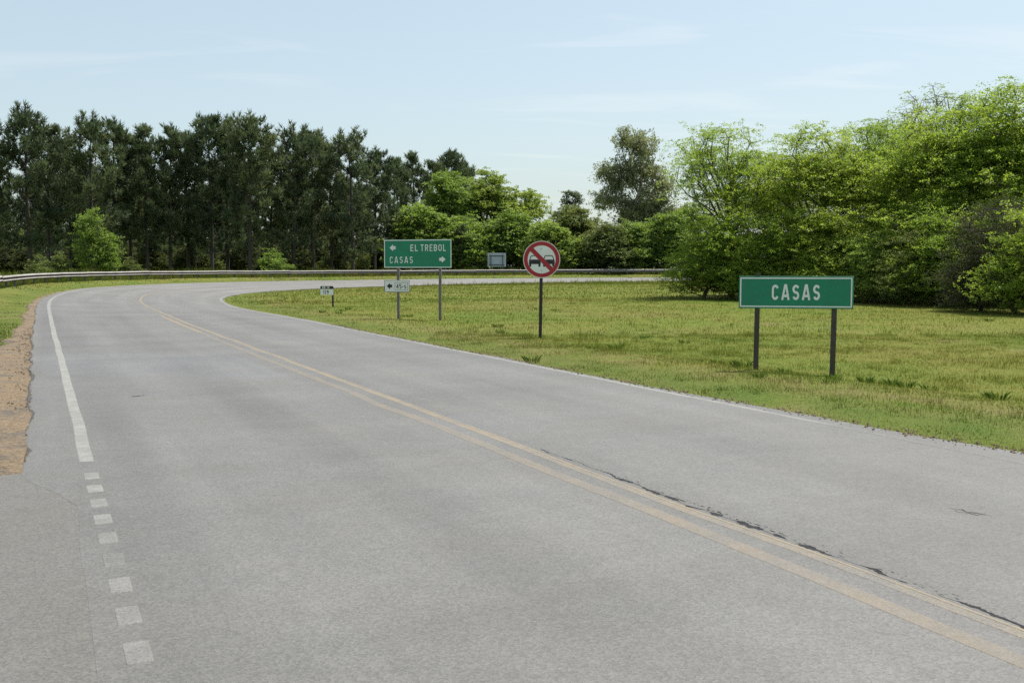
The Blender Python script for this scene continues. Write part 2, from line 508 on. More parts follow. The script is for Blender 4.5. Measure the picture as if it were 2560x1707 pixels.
def bands(P):
    """dry and green strips that run along the mown verge"""
    idx, off = locate(P)
    out = np.where(off < 0, EDGE_L[idx] - off, off - EDGE_R[idx])
    wob = (fbm(P * .5, 21) - .5) * 1.1
    o = out + wob
    green = np.exp(-((o - .75) / .6) ** 2) * .9
    dry = .85 * np.exp(-((o - 2.0) / .75) ** 2) * (1 - .5 * sstep(S[idx], 30, 60)) + .75 * np.exp(-(out / .16) ** 2)
    dry = .55 * dry + .45 * np.exp(-(out / .22) ** 2) * sstep(fbm(P * 1.2, 61), .35, .6) + .22 * sstep(fbm(P * .22, 31), .56, .7)
    track = np.abs(off - (10.8 + 4.2 + (S[idx] - 12) * .12))     # old wheel track through the meadow
    dry = np.where(off > 8, dry + .9 * np.exp(-(track / .22) ** 2) * sstep(fbm(P * .8, 41), .38, .55) * (1 - sstep(S[idx], 22, 34)), dry)
    return np.clip(dry, 0, 1), np.clip(green, 0, 1)

# ------------------------------------------------------------------ ground
def axis(a, b, step, far):
    core = np.arange(a, b + step, step)
    g = []
    s, x = step, core[-1]
    while x < far: s *= 1.35; x += s; g.append(x)
    h = []
    s, x = step, core[0]
    while x > -far: s *= 1.35; x -= s; h.append(x)
    return np.concatenate([h[::-1], core, g])
gx, gy = axis(-48, 62, .8, 4000), axis(-6, 124, .8, 4000)
GX, GY = np.meshgrid(gx, gy)
GP = np.stack([GX.ravel(), GY.ravel()], 1)
GZ = ground_z(GP)
dr, gr = bands(GP)
ii = np.arange(len(gx) * len(gy)).reshape(len(gy), len(gx))
GF = np.stack([ii[:-1, :-1], ii[:-1, 1:], ii[1:, 1:], ii[1:, :-1]], 2).reshape(-1, 4)
g = link('ground', np_mesh('ground', np.c_[GP, GZ], GF, {'dry': dr, 'green': gr}, smooth=True), mat=M['ground'])
tag(g, kind='structure')

# ------------------------------------------------------------------ carriageway
def strip(s, offs, dz=0.0, skirt=0.0):
    """lofted strip; offs list of arrays (len s) from left to right"""
    rows = [at(s, o, dz) for o in offs]
    if skirt:
        a = rows[0].copy(); a[:, 2] -= skirt; b = rows[-1].copy(); b[:, 2] -= skirt
        rows = [a] + rows + [b]; offs = [offs[0] - .02] + list(offs) + [offs[-1] + .02]
    n = len(s); k = len(rows)
    V = np.stack(rows, 1).reshape(-1, 3)
    UV = np.stack([np.repeat(s, k), np.stack([np.broadcast_to(o, s.shape) for o in offs], 1).ravel()], 1)
    i = np.arange(n * k).reshape(n, k)
    F = np.stack([i[:-1, :-1], i[:-1, 1:], i[1:, 1:], i[1:, :-1]], 2).reshape(-1, 4)
    return V, F, UV

offs = [EDGE_L * (1 - t) + EDGE_R * t for t in np.linspace(0, 1, 9)]
V, F, UV = strip(S, offs, 0, .12)
road = link('road', np_mesh('road', V, F, uv=UV, smooth=False), mat=M['asphalt'])
tag(road, kind='structure')

def line(name, s, o0, o1, mat, wear=0.0, dz=.0025, wob=0.0, seed=0):
    s = np.asarray(s, float)
    w_ = (vnoise(np.stack([s * .7, s * 0], 1), seed) - .5) * wob
    wr = np.interp(s, S, WR) - W_R if name == 'right' else 0
    w_ = w_ + wr
    V, F, UV = strip(s, [o0 + w_ + 0 * s, o0 + .006 + w_ + 0 * s, (o0 + o1) / 2 + w_ + 0 * s, o1 - .006 + w_ + 0 * s, o1 + w_ + 0 * s], dz)
    V[0::5, 2] -= dz + .001; V[4::5, 2] -= dz + .001          # edges run down into the asphalt
    V[:5, 2] -= dz + .001; V[-5:, 2] -= dz + .001
    we = np.repeat(np.broadcast_to(wear, s.shape), 5)
    return np_mesh(name, V, F, {'wear': we}, uv=UV), mat
def add_line(nm, *a, **k):
    me, mat = line(*a, **k)
    return link(nm, me, road, mat)
# left edge line: solid from s=9, short dashes before it
sl = np.arange(9.05, 150, .5)
add_line('edge_line', 'left', sl, -W_L - .06, -W_L + .06, M['white_paint'], np.interp(sl, [9, 16, 40, 80], [.1, 0, .05, .35]), wob=.02, seed=7)
for k in range(13):
    s0 = 8.40 - k * .505
    add_line('edge_line', 'left', np.array([s0, s0 + .006, s0 + .13, s0 + .254, s0 + .26]), -W_L - .057, -W_L + .057, M['white_paint'], [.2, .15, .25, .32, .48, .56, .32, .38, .28, .3, .35, .35, .35][k])
sr = np.arange(-2, 150, .5)
add_line('edge_line', 'right', sr, W_R - .05, W_R + .05, M['white_paint'], np.interp(sr, [-2, 5.5, 7.6, 8.8, 40, 80], [1.0, .9, .72, .15, .1, .3]), wob=.03, seed=8)
# crumbled dark lip where the asphalt breaks off to the gravel
sb = np.arange(9.3, 44, .04)
wb = .012 + .085 * np.clip(fbm(np.stack([sb * 3, sb * 0], 1), 71, 5) - .28, 0, 1) * np.interp(sb, [8.7, 14, 24, 44], [1.5, 1.3, .8, .35])
eb = np.interp(sb, S, EDGE_L)
Vb, Fb, UVb = strip(sb, [eb - .035, eb + .004 + 0 * sb, eb + wb * .7, eb + wb], .0)
Vb[0::4, 2] -= .03; Vb[1::4, 2] += .002; Vb[2::4, 2] += .002; Vb[3::4, 2] -= .001
link('broken_edge', np_mesh('broken_edge', Vb, Fb, {'wear': np.zeros(len(Vb))}, uv=UVb), road, M['edge_asphalt'])
# double yellow centre line, the left one badly faded
sy = np.arange(-30, 150, .4)
add_line('centre_line', 'c', sy, -.055, .055, M['yellow_paint'], np.interp(sy, [-5, 4, 12, 20, 30, 62, 78], [.45, .42, .12, .2, .08, .12, .9]), wob=.05, seed=9)
add_line('centre_line', 'c', sy, .02, .055, M['yellow_paint'], np.interp(sy, [-5, 3, 6, 62, 78], [.3, .15, 0, .2, .9]), dz=.0045, wob=.05, seed=9)
add_line('centre_line', 'c', sy, -.34, -.205, M['yellow_worn'], np.interp(sy, [-5, 4, 12, 20, 26, 27, 34, 36, 60, 74], [.15, .25, .3, .3, .3, -.15, -.15, .45, .5, 1]), wob=.06, seed=12)

# lighter resurfaced strip across the left lane, and two smaller old patches
oo = np.linspace(-4.02, -.55, 22)
rp = np.random.default_rng(5)
lo_ = np.interp(oo, [-4.1, -3.6, -.75, -.5], [16.6, 16.3, 14.8, 14.9]) + rp.normal(size=22) * .05
hi_ = np.interp(oo, [-4.1, -3.5, -.9, -.5], [21.7, 21.4, 19.9, 19.4]) + rp.normal(size=22) * .12
pr = [at(lo_ * (1 - f) + hi_ * f, oo, np.where((oo < -4) | (oo > -.56) | (f in (0, 1)), -.001, .0018)) for f in np.linspace(0, 1, 6)]
pv = np.stack(pr, 1).reshape(-1, 3); pi_ = np.arange(22 * 6).reshape(22, 6)
puv = np.stack([np.stack([lo_ * (1 - f) + hi_ * f for f in np.linspace(0, 1, 6)], 1).ravel(), np.repeat(oo, 6)], 1)
link('repair_patch', np_mesh('repair_patch', pv, np.stack([pi_[:-1, :-1], pi_[1:, :-1], pi_[1:, 1:], pi_[:-1, 1:]], 2).reshape(-1, 4)[:, ::-1], uv=puv), road, M['patch'])
# broken joint along the centre line: ragged dark pits
r = np.random.default_rng(4)
sj = np.arange(2.4, 8.2, .02); nj = len(sj)
oj = .105 + .022 * np.sin(sj * 1.9) + (fbm(np.stack([sj * 6, sj * 0], 1), 51, 4) - .5) * .07
env = .35 + 1.0 * np.exp(-((sj - 5.2) / 1.5) ** 2)
wj = np.clip(fbm(np.stack([sj * 8, sj * 0 + 3], 1), 52, 5) - .44, 0, 1) * .080 * env + np.where(fbm(np.stack([sj * 2.2, sj * 0], 1), 54) > .36, .0016, 0)
lj = wj * (.5 + .9 * r.random(nj)); rj = wj * (.5 + .9 * r.random(nj))
A, B2 = at(sj, oj - lj, .0011), at(sj, oj + rj, .0011)
chunks = [(np.stack([A, B2], 1).reshape(-1, 3), np.stack([np.arange(nj - 1) * 2, np.arange(nj - 1) * 2 + 1, np.arange(nj - 1) * 2 + 3, np.arange(nj - 1) * 2 + 2], 1))]
for k in range(260):
    s0 = 2.6 + 6.4 * r.random()
    big = math.exp(-((s0 - 5.2) / 1.5) ** 2)
    o0 = .115 + abs(r.normal()) * .035
    ln = (.01 + .05 * r.random() ** 2) * (.4 + big); wd = (.0015 + .004 * r.random() ** 2) * (.4 + big)
    P = at(s0 + np.array([-1, .3, 1, -.2]) * ln * .5, o0 + np.array([0, -1, .3, 1.2]) * wd, .0016 + k * .000003)
    chunks.append((P, [[0, 1, 2, 3]]))
link('crack', cat_mesh('crack', chunks), road, M['tar'])
# fine wandering cracks and two short tyre marks
def crack(s0, o0, ds, do, w_, seed, n=14):
    r = np.random.default_rng(seed)
    t = np.linspace(0, 1, n)
    s = s0 + ds * t + np.cumsum(r.normal(size=n)) * .012; o = o0 + do * t + np.cumsum(r.normal(size=n)) * .02
    ww = w_ * np.sin(np.pi * np.clip(t, .04, .96)) * (.5 + r.random(n))
    a = at(s - ww * .7, o - ww, .004); b = at(s + ww * .7, o + ww, .004)
    V = np.stack([a, b], 1).reshape(-1, 3); i = np.arange(n) * 2
    return V, np.stack([i[:-1], i[:-1] + 1, i[1:] + 1, i[1:]], 1)
for k, (a, b, c, d, e) in enumerate([(4.9, -5.3, -.35, .85, .005), (4.78, -5.2, -.3, .7, .004), (4.35, -5.6, -.2, .5, .004), (3.95, -5.4, -.3, .75, .006), (4.84, 1.66, -.28, .06, .005), (4.78, 1.65, -.2, .05, .004), (13.6, -2.95, .1, .12, .02), (2.2, -2.2, -.3, .6, .004)]):
    link('crack', cat_mesh('crack', [crack(a, b, c, d, e, 60 + k)]), road, M['tar'])

# side road apron the camera stands on
V = np.array([at(-14, -W_L + .25)[0], at(10.6, -W_L + .25)[0], at(10.6, -W_L - .3)[0], (-8.0, 10.4, 0), (-30.0, 9.0, 0), (-30.0, -14, 0)])
V[:, 2] = -.0012
apm = bmesh.new()
apm.faces.new([apm.verts.new(v) for v in V])
bmesh.ops.triangulate(apm, faces=apm.faces[:])
tag(link('side_road', bm_mesh('side_road', apm), mat=M['apron']), kind='structure')

# orange gravel shoulder
m, N_, L_, B_ = new_mat('orange_gravel')
P_ = position(N_)
a_ = noise(N_, L_, 26, 5, .7, P_); b_ = noise(N_, L_, 1.8, 5, .6, P_, .6)
r1 = ramp(N_, L_, a_.outputs['Fac'], [(.3, (.084, .056, .032)), (.5, (.172, .122, .070)), (.68, (.25, .185, .115))])
r2 = ramp(N_, L_, a_.outputs['Fac'], [(.3, (.045, .036, .028)), (.6, (.135, .112, .086))])
L_.new(mixc(N_, L_, mrange(N_, L_, b_.outputs["Fac"], .46, .66), r1.outputs[0], r2.outputs[0]), B_.inputs['Base Color'])
B_.inputs['Roughness'].default_value = .9
bump(N_, L_, B_, a_.outputs['Fac'], 1.0, .03)
M['gravel'] = m
ss = np.arange(7.4, 80, .1)
gw = np.interp(ss, [7.4, 14, 17, 20, 24, 30, 45, 62, 80], [6.5, 3.6, 1.9, 1.0, .62, .45, .30, .22, .12]) * (1 + (fbm(np.stack([ss * .9, ss * 0], 1), 77) - .5) * .7)
el = np.interp(ss, S, EDGE_L)
rows = []
for t in np.linspace(0, 1, 26):
    o = el + .03 - t * gw
    p = at(ss, o)
    p[:, 2] = np.maximum(ground_z(p[:, :2]) + .03, -.022) - .05 * t ** 6
    p[:, 2] += .034 * sstep(ss, 8.5, 9.2) * (1 - sstep(ss, 10.8, 13.5)) + .012 * sstep(ss, 8.0, 9.6) - .035 * (1 - sstep(ss + t * gw * .38 + (fbm(p[:, :2] * 1.5, 91) - .5) * .8, 8.6, 9.3))
    p[:, 2] += ((fbm(p[:, :2] * 2.2, 15) - .5) * .05 + (fbm(p[:, :2] * 7.0, 17) - .5) * .04) * (t > 0)
    rows.append(p)
k = len(rows); V = np.stack(rows, 1).reshape(-1, 3); i = np.arange(len(ss) * k).reshape(len(ss), k)
F = np.stack([i[:-1, :-1], i[:-1, 1:], i[1:, 1:], i[1:, :-1]], 2).reshape(-1, 4)
tag(link('gravel_shoulder', np_mesh('gravel_shoulder', V, F, smooth=True), mat=M['gravel']), kind='structure')

def stones(name, P, size, mat, seed, label):
    r = np.random.default_rng(seed)
    n = len(P)
    base = np.array([[1, 0, 0], [-1, 0, 0], [0, 1, 0], [0, -1, 0], [0, 0, .8], [0, 0, -.8]], float)
    sc = size[:, None, None] * (.6 + .8 * r.random((n, 6, 1)))
    V = P[:, None] + base[None] * sc
    fc = np.array([[0, 2, 4], [2, 1, 4], [1, 3, 4], [3, 0, 4], [2, 0, 5], [1, 2, 5], [3, 1, 5], [0, 3, 5]])
    F = (fc[None] + np.arange(n)[:, None, None] * 6).reshape(-1, 3)
    o = link(name, np_mesh(name, V.reshape(-1, 3), F), mat=mat)
    return tag(o, label, 'gravel', kind='stuff')
r = np.random.default_rng(8)
n = 5200
s_ = 9.4 + 44 * r.random(n) ** 2.0
o_ = np.interp(s_, S, EDGE_L) + .04 - np.interp(s_, ss, gw) * r.random(n) ** 1.6
P = at(s_, o_); P[:, 2] = np.maximum(ground_z(P[:, :2]) + .03, P[:, 2] * (o_ > np.interp(s_, S, EDGE_L)))
s2 = 2.5 + 26 * r.random(2600) ** 1.7
P2 = at(s2, np.interp(s2, S, EDGE_R) + .03 + r.normal(size=2600) * .09, .003)
P = np.r_[P, P2]; n = len(P)
stones('loose_gravel', P, .005 + .017 * r.random(n) ** 4, M['gravel'], 9, 'loose gravel and dirt crumbs scattered along both road edges')

# ------------------------------------------------------------------ grass
def blades(P, h, wdt, rng, lean=.45):
    n = len(P)
    a = rng.random(n) * 2 * np.pi
    d = np.stack([np.cos(a), np.sin(a), np.zeros(n)], 1)
    b = rng.random(n) * 2 * np.pi
    tip = P + np.stack([np.cos(b) * h * lean * rng.random(n), np.sin(b) * h * lean * rng.random(n), h], 1)
    V = np.stack([P - d * wdt[:, None] / 2, P + d * wdt[:, None] / 2, tip], 1)
    return V.reshape(-1, 3), np.arange(n * 3).reshape(n, 3)

rng = np.random.default_rng(12)
def scatter(n, x0, x1, y0, y1, keep):
    P = np.stack([x0 + (x1 - x0) * rng.random(n), y0 + (y1 - y0) * rng.random(n)], 1)
    return P[keep(P)]
def off_road(P, ml=.02, mr=.0):
    idx, off = locate(P)
    el = EDGE_L[idx] - np.where(S[idx] < 80, np.interp(S[idx], ss, gw) * .93, .05) - ml
    left_ok = (off < el) & (S[idx] > 16)
    return left_ok | (off > EDGE_R[idx] - .02 - .14 * sstep(fbm(P * 3.1, 44), .45, .75) + mr)
def in_view(P, m=.06):
    return (P[:, 1] > 3) & (np.abs(P[:, 0]) < P[:, 1] * (.515 + m) + 1)
GV, GF_, GT, nv = [], [], [], 0
def add_grass(P, hmin, hmax, wd, tuft=None):
    global nv
    P = P[in_view(P) & off_road(P)]
    d_, g_ = bands(P)
    z = ground_z(P) - .012
    idx, off = locate(P)
    out = np.where(off < 0, EDGE_L[idx] - off, off - EDGE_R[idx])
    tall = .6 + .5 * sstep(out + (fbm(P * .6, 5) - .5), .4, 2.2)
    tall = tall * (.75 + .4 * sstep(fbm(P * 1.1, 6), .35, .68) + 1.5 * sstep(fbm(P * 2.7, 16), .60, .78))
    h = (hmin + (hmax - hmin) * rng.random(len(P)) ** 2) * tall
    V, F = blades(np.c_[P, z], h, wd * (.6 + .8 * rng.random(len(P))), rng)
    GV.append(V); GF_.append(F + nv); nv += len(V)
    tint = np.clip(rng.normal(.42, .30, len(P)), 0, 1)
    GT.append(np.stack([np.repeat(tint, 3), np.repeat(d_, 3), np.repeat(g_, 3)], 1))
add_grass(scatter(460000, -2, 17, 6.5, 26, lambda P: P[:, 1] > 6), .014, .066, .008)
add_grass(scatter(230000, -22, 27, 24, 52, lambda P: P[:, 1] > 24), .02, .08, .016)
add_grass(scatter(170000, -34, 36, 48, 104, lambda P: P[:, 1] > 48), .03, .12, .034)
add_grass(scatter(50000, -16, -6, 14, 30, lambda P: P[:, 1] > 14), .03, .12, .013)
add_grass(scatter(60000, -30, 40, 84, 114, lambda P: P[:, 1] > 84), .08, .26, .05)
def rank_weeds(n, o0, o1, hmin, hmax, wd):
    """taller growth along the line of the guardrail"""
    global nv
    s_ = 32 + 118 * rng.random(n); o_ = -W_L - RAIL_OFF - o0 - (o1 - o0) * rng.random(n)
    P = at(s_, o_)[:, :2]; P = P[in_view(P)]
    h = (hmin + (hmax - hmin) * rng.random(len(P)) ** 1.5) * (.4 + 1.0 * sstep(fbm(P * .5, 81), .3, .7))
    V, F = blades(np.c_[P, ground_z(P) - .02], h, wd * (.6 + .8 * rng.random(len(P))), rng, .6)
    GV.append(V); GF_.append(F + nv); nv += len(V)
    GT.append(np.stack([np.repeat(np.clip(rng.normal(.35, .22, len(P)), 0, 1), 3), np.zeros(len(P) * 3), np.full(len(P) * 3, .35)], 1))
rank_weeds(16000, .0, .5, .06, .2, .03)
rank_weeds(60000, .3, 4.5, .25, .75, .05)
GT = np.concatenate(GT)
go = link('grass', np_mesh('grass', np.concatenate(GV), np.concatenate(GF_), {'tint': GT[:, 0], 'dry': GT[:, 1], 'green': GT[:, 2]}), mat=M['grass'])
tag(go, 'short olive green meadow grass with dry patches beside the road', 'grass', kind='stuff')

# ------------------------------------------------------------------ lettering by strokes (unit cap height)
def arc(cx, cy, rx, ry, a0, a1, n=9):
    a = np.radians(np.linspace(a0, a1, n))
    return [(cx + rx * math.cos(t), cy + ry * math.sin(t)) for t in a]
def glyph(ch, w_, t):
    l, r_, b, tp = t / 2, w_ - t / 2, t / 2, 1 - t / 2
    cx = w_ / 2; rx = (r_ - l) / 2; ry = rx * 1.05; md = .5
    if ch == 'C': return [arc(cx, tp - ry, rx, ry, 15, 180) + arc(cx, b + ry, rx, ry, 180, 345)]
    if ch == 'O': return [arc(cx, tp - ry, rx, ry, 0, 180) + arc(cx, b + ry, rx, ry, 180, 360) + [(r_, tp - ry)]]
    if ch == 'A': return [[(l * .7, 0), (cx - t * .18, 1)], [(cx + t * .18, 1), (w_ - l * .7, 0)], [(w_ * .2, .27), (w_ * .8, .27)], [(cx - t * .5, 1 - t * .3), (cx + t * .5, 1 - t * .3)]]
    if ch in 'Ss':
        q = (tp - md) / 2
        return [arc(cx, tp - q, rx, q, 20, 180, 8) + arc(cx, tp - q, rx, q, 190, 265, 5) + arc(cx, b + q, rx, q, 85, -10, 6) + arc(cx, b + q, rx, q, -20, -160, 8)]
    if ch == 'E': return [[(l, 0), (l, 1)], [(l, tp), (w_, tp)], [(l, md + .02), (w_ * .88, md + .02)], [(l, b), (w_, b)]]
    if ch == 'L': return [[(l, 0), (l, 1)], [(l, b), (w_, b)]]
    if ch == 'T': return [[(0, tp), (w_, tp)], [(cx, 0), (cx, 1)]]
    if ch == 'R':
        q = (tp - .47) / 2
        return [[(l, 0), (l, 1)], [(l, tp)] + arc(r_ - q, tp - q, q, q, 90, -90) + [(l, tp - 2 * q)], [(cx, .47), (w_ - l * .8, 0)]]
    if ch == 'B':
        q = (tp - .52) / 2; q2 = (.52 - b) / 2
        return [[(l, 0), (l, 1)], [(l, tp)] + arc(r_ - q * .9, tp - q, q * .85, q, 90, -90) + [(l, .52)], [(l, .52)] + arc(r_ - q2, .52 - q2, q2, q2, 90, -90) + [(l, b)]]
    if ch == 'N': return [[(l, 0), (l, 1)], [(l, .98), (r_, .02)], [(r_, 0), (r_, 1)]]
    if ch == '1': return [[(cx, 0), (cx, 1)], [(cx, .96), (cx - w_ * .3, .78)]]
    if ch == '9': return [arc(cx, 1 - t / 2 - rx * 1.1, rx, rx * 1.1, 0, 360, 16), [(r_, tp - rx * 1.1), (r_ - .02, .45), (w_ * .45, 0)]]
    if ch == '4': return [[(w_ * .68, 0), (w_ * .68, 1)], [(w_ * .66, .95), (l, .34)], [(0, .30), (w_, .30)]]
    if ch == '5': return [[(w_ * .92, tp), (l, tp), (l, .56)] + arc(cx, .33, rx, .33 - b, 110, -150, 12)]
    if ch == '3': return [arc(cx, .74, rx, .25 - t / 3, 150, -80, 8), arc(cx, .27, rx, .27 - b * .6, 80, -150, 10)]
    if ch == '-': return [[(0, .42), (w_, .42)]]
    return []
def stroke(pts, t):
    pts = np.array(pts, float)
    d = np.diff(pts, axis=0); d /= np.linalg.norm(d, axis=1)[:, None] + 1e-9
    nrm = np.stack([-d[:, 1], d[:, 0]], 1)
    vn = np.concatenate([nrm[:1], (nrm[:-1] + nrm[1:]), nrm[-1:]])
    ln = np.linalg.norm(vn, axis=1); ln[0] = ln[-1] = 1
    vn /= ln[:, None]
    k = np.ones(len(pts))
    if len(pts) > 2: k[1:-1] = 1 / np.clip((vn[1:-1] * nrm[:-1]).sum(1), .5, 1)
    a = pts + vn * (t / 2 * k)[:, None]; b = pts - vn * (t / 2 * k)[:, None]
    V = np.stack([a, b], 1).reshape(-1, 2); i = np.arange(len(pts)) * 2
    return V, np.stack([i[:-1], i[:-1] + 1, i[1:] + 1, i[1:]], 1)
WID = {'C': .56, 'A': .64, 'S': .56, 's': .5, 'E': .5, 'L': .48, 'T': .56, 'R': .56, 'B': .56, 'O': .58, 'N': .58, '1': .3, '9': .52, '4': .6, '5': .54, '3': .52, '-': .3, ' ': .42}
def text_mesh(name, txt, x0, z0, width, height, y, t=.17, gap=.16):
    """lettering laid on the plane y (facing -y), fitted to a width x height box whose lower left corner is x0, z0"""
    ch, x = [], 0
    for c in txt:
        w_ = WID[c]
        hs = .78 if c == 's' else 1.0
        for st in glyph(c, w_, t):
            V, F = stroke(st, t)
            ch.append((np.stack([V[:, 0] + x, np.zeros(len(V)), V[:, 1] * hs], 1), F[:, ::-1]))
        x += w_ + gap
    tot = x - gap
    out = []
    for q, (V, F) in enumerate(ch):
        V = V.copy(); V[:, 0] = x0 + V[:, 0] * width / tot; V[:, 2] = z0 + V[:, 2] * height; V[:, 1] = y - q * .00004
        out.append((V, F))
    return cat_mesh(name, out)
def flat_poly(name, polys, y):
    bm = bmesh.new()
    for q, p in enumerate(polys):
        bm.faces.new([bm.verts.new((a, y - q * .0002, b)) for a, b in p])
    bmesh.ops.triangulate(bm, faces=bm.faces[:])
    return bm_mesh(name, bm)
def frame_mesh(name, x0, z0, x1, z1, t, y):
    o = [(x0, z0), (x1, z0), (x1, z1), (x0, z1)]; i = [(x0 + t, z0 + t), (x1 - t, z0 + t), (x1 - t, z1 - t), (x0 + t, z1 - t)]
    V = [(a, y, b) for a, b in o + i]
    return np_mesh(name, V, [[k, (k + 1) % 4, (k + 1) % 4 + 4, k + 4] for k in range(4)])
def arrow(cx, cz, wd, ht, left):
    s_ = -1 if left else 1
    pts = [(1, 0), (-.08, .98), (-.12, .48), (-.92, .46), (-.72, 0), (-.92, -.46), (-.12, -.48), (-.08, -.98)]
    return [(cx + s_ * a * wd / 2, cz + b * ht / 2) for a, b in pts]
def post(name, parent, x, z0, z1, wx, wy, mat, y=0.0, leanx=0.0):
    bm = bmesh.new()
    bmesh.ops.create_cube(bm, size=1)
    bmesh.ops.scale(bm, vec=(wx, wy, 1), verts=bm.verts)
    bmesh.ops.bevel(bm, geom=[e for e in bm.edges if abs(e.verts[0].co.z - e.verts[1].co.z) > .5], offset=.006, segments=1, affect='EDGES')
    for v in bm.verts:
        f = v.co.z + .5
        v.co.z = z0 + (z1 - z0) * f; v.co.x += x + leanx * f; v.co.y += y
    return link(name, bm_mesh(name, bm), parent, mat)
def disc(bm, r0, r1, y, n=64, cz=0.0, cx=0.0):
    a = np.linspace(0, 2 * np.pi, n, endpoint=False)
    if r0 <= 0:
        bm.faces.new([bm.verts.new((cx + r1 * math.cos(t), y, cz + r1 * math.sin(t))) for t in a])
    else:
        A = [bm.verts.new((cx + r0 * math.cos(t), y, cz + r0 * math.sin(t))) for t in a]
        B = [bm.verts.new((cx + r1 * math.cos(t), y, cz + r1 * math.sin(t))) for t in a]
        for k in range(n): bm.faces.new([A[k], B[k], B[(k + 1) % n], A[(k + 1) % n]])
    return bm
def bolt(parent, x, z, y, r_=.011):
    bm = bmesh.new()
    bmesh.ops.create_cone(bm, cap_ends=True, segments=8, radius1=r_, radius2=r_ * .7, depth=.01, matrix=Matrix.Translation((x, y - .004, z)) @ Matrix.Rotation(R(90), 4, 'X'))
    return link('bolt', bm_mesh('bolt', bm), parent, M['steel'])

# --- green place-name sign
xl, dl, xr, drr = 3.757, 16.5, 5.52, 16.1
ang = math.atan2(drr - dl, xr - xl); Lb = math.hypot(drr - dl, xr - xl)
mx, my = (xl + xr) / 2, (dl + drr) / 2
z_g = gz(mx, my)
t = tag(empty('place_name_sign', (mx, my, z_g), ang), 'green CASAS sign with white border on two dark timber posts', 'sign')
zb, zt = .985 - z_g, 1.512 - z_g
bd = link('board', bm_mesh('board', box_bm(Lb, .012, zt - zb, (0, 0, (zb + zt) / 2), .003)), t, M['sign_green'])
hb = Lb / 2; bh = zt - zb
link('border', frame_mesh('border', -hb + .018, zb + .022, hb - .022, zt - .022, .021, -.0085), bd, M['sign_white'])
link('lettering', text_mesh('lettering', 'CASAS', -hb + .292 * Lb, zb + .265 * bh, .42 * Lb, .475 * bh, -.0085, .165, .24), bd, M['sign_white'])
for (bx_, bz_) in ((-.60, .845), (-.60, .235), (.62, .84), (.62, .215)):
    bolt(t, bx_, zb + bz_ * bh, -.006, .008)
for px_, lean, top_ in ((-.60, .012, .045), (.62, .016, .0)):
    gpx = mx + px_ * math.cos(ang); gpy = my + px_ * math.sin(ang)
    post('post', t, px_ - lean, gz(gpx, gpy) - z_g - .25, zt + top_ - (.02 if top_ == 0 else 0), .082, .075, M['post_dark'], .045, lean)

# --- green direction sign with the route plaque
xl, dl, xr, drr = -4.272, 33.4, -1.97, 32.6
ang = math.atan2(drr - dl, xr - xl); Lb = math.hypot(drr - dl, xr - xl)
mx, my = (xl + xr) / 2, (dl + drr) / 2
z_g = gz(mx, my)
t = tag(empty('direction_sign', (mx, my, z_g), ang), 'green direction sign reading EL TREBOL and CASAS above a small white plaque', 'sign')
zb, zt = 1.637 - z_g, 2.567 - z_g
hb = Lb / 2; bh = zt - zb
bd = link('board', bm_mesh('board', box_bm(Lb, .016, bh, (0, 0, (zb + zt) / 2), .004)), t, M['sign_green'])
Y = -.0115
link('border', frame_mesh('border', -hb + .006, zb + .006, hb - .006, zt - .006, .028, Y), bd, M['sign_white'])
fx = lambda u: -hb + u * Lb
fz = lambda v: zt - v * bh
link('lettering', text_mesh('lettering', 'EL', fx(.397), fz(.408), .112 * Lb, .232 * bh, Y, .135, .24), bd, M['sign_white'])
link('lettering', text_mesh('lettering', 'TREBOL', fx(.548), fz(.408), .371 * Lb, .232 * bh, Y, .135, .24), bd, M['sign_white'])
link('lettering', text_mesh('lettering', 'CASAS', fx(.087), fz(.835), .345 * Lb, .235 * bh, Y, .135, .3), bd, M['sign_white'])
link('arrow', flat_poly('arrow', [arrow(fx(.133), fz(.285), .098 * Lb, .245 * bh, True)], Y), bd, M['sign_white'])
link('arrow', flat_poly('arrow', [arrow(fx(.865), fz(.70), .098 * Lb, .235 * bh, False)], Y), bd, M['sign_white'])
for u in (.2, .82):
    px_ = fx(u)
    gpx = mx + px_ * math.cos(ang); gpy = my + px_ * math.sin(ang)
    post('post', t, px_, gz(gpx, gpy) - z_g - .25, zt - .08, .082, .07, M['post_grey'], .046, (.012 if u < .5 else .02))
pw, ph = .925, .405
pz = 1.66 - 31.9 * 33.2 / 2489 - z_g       # plaque's upper edge
pc = fx(.2) - .02
pl = link('plaque', bm_mesh('plaque', box_bm(pw, .01, ph, (pc, -.012, pz - ph / 2), .003)), t, M['sign_white'])
pl['label'] = 'white route plaque with black arrow and 45-s'
Y = -.0195
link('border', frame_mesh('border', pc - pw / 2 + .002, pz - ph + .002, pc + pw / 2 - .002, pz - .002, .014, Y), pl, M['sign_black'])
link('arrow', flat_poly('arrow', [arrow(pc - .27, pz - ph * .5, .20, .215, True)], Y), pl, M['sign_black'])
link('box_outline', frame_mesh('box_outline', pc - .08, pz - ph * .82, pc + .395, pz - ph * .2, .009, Y), pl, M['sign_black'])
link('lettering', text_mesh('lettering', '45-s', pc - .02, pz - ph * .71, .355, .155, Y, .15, .18), pl, M['sign_black'])

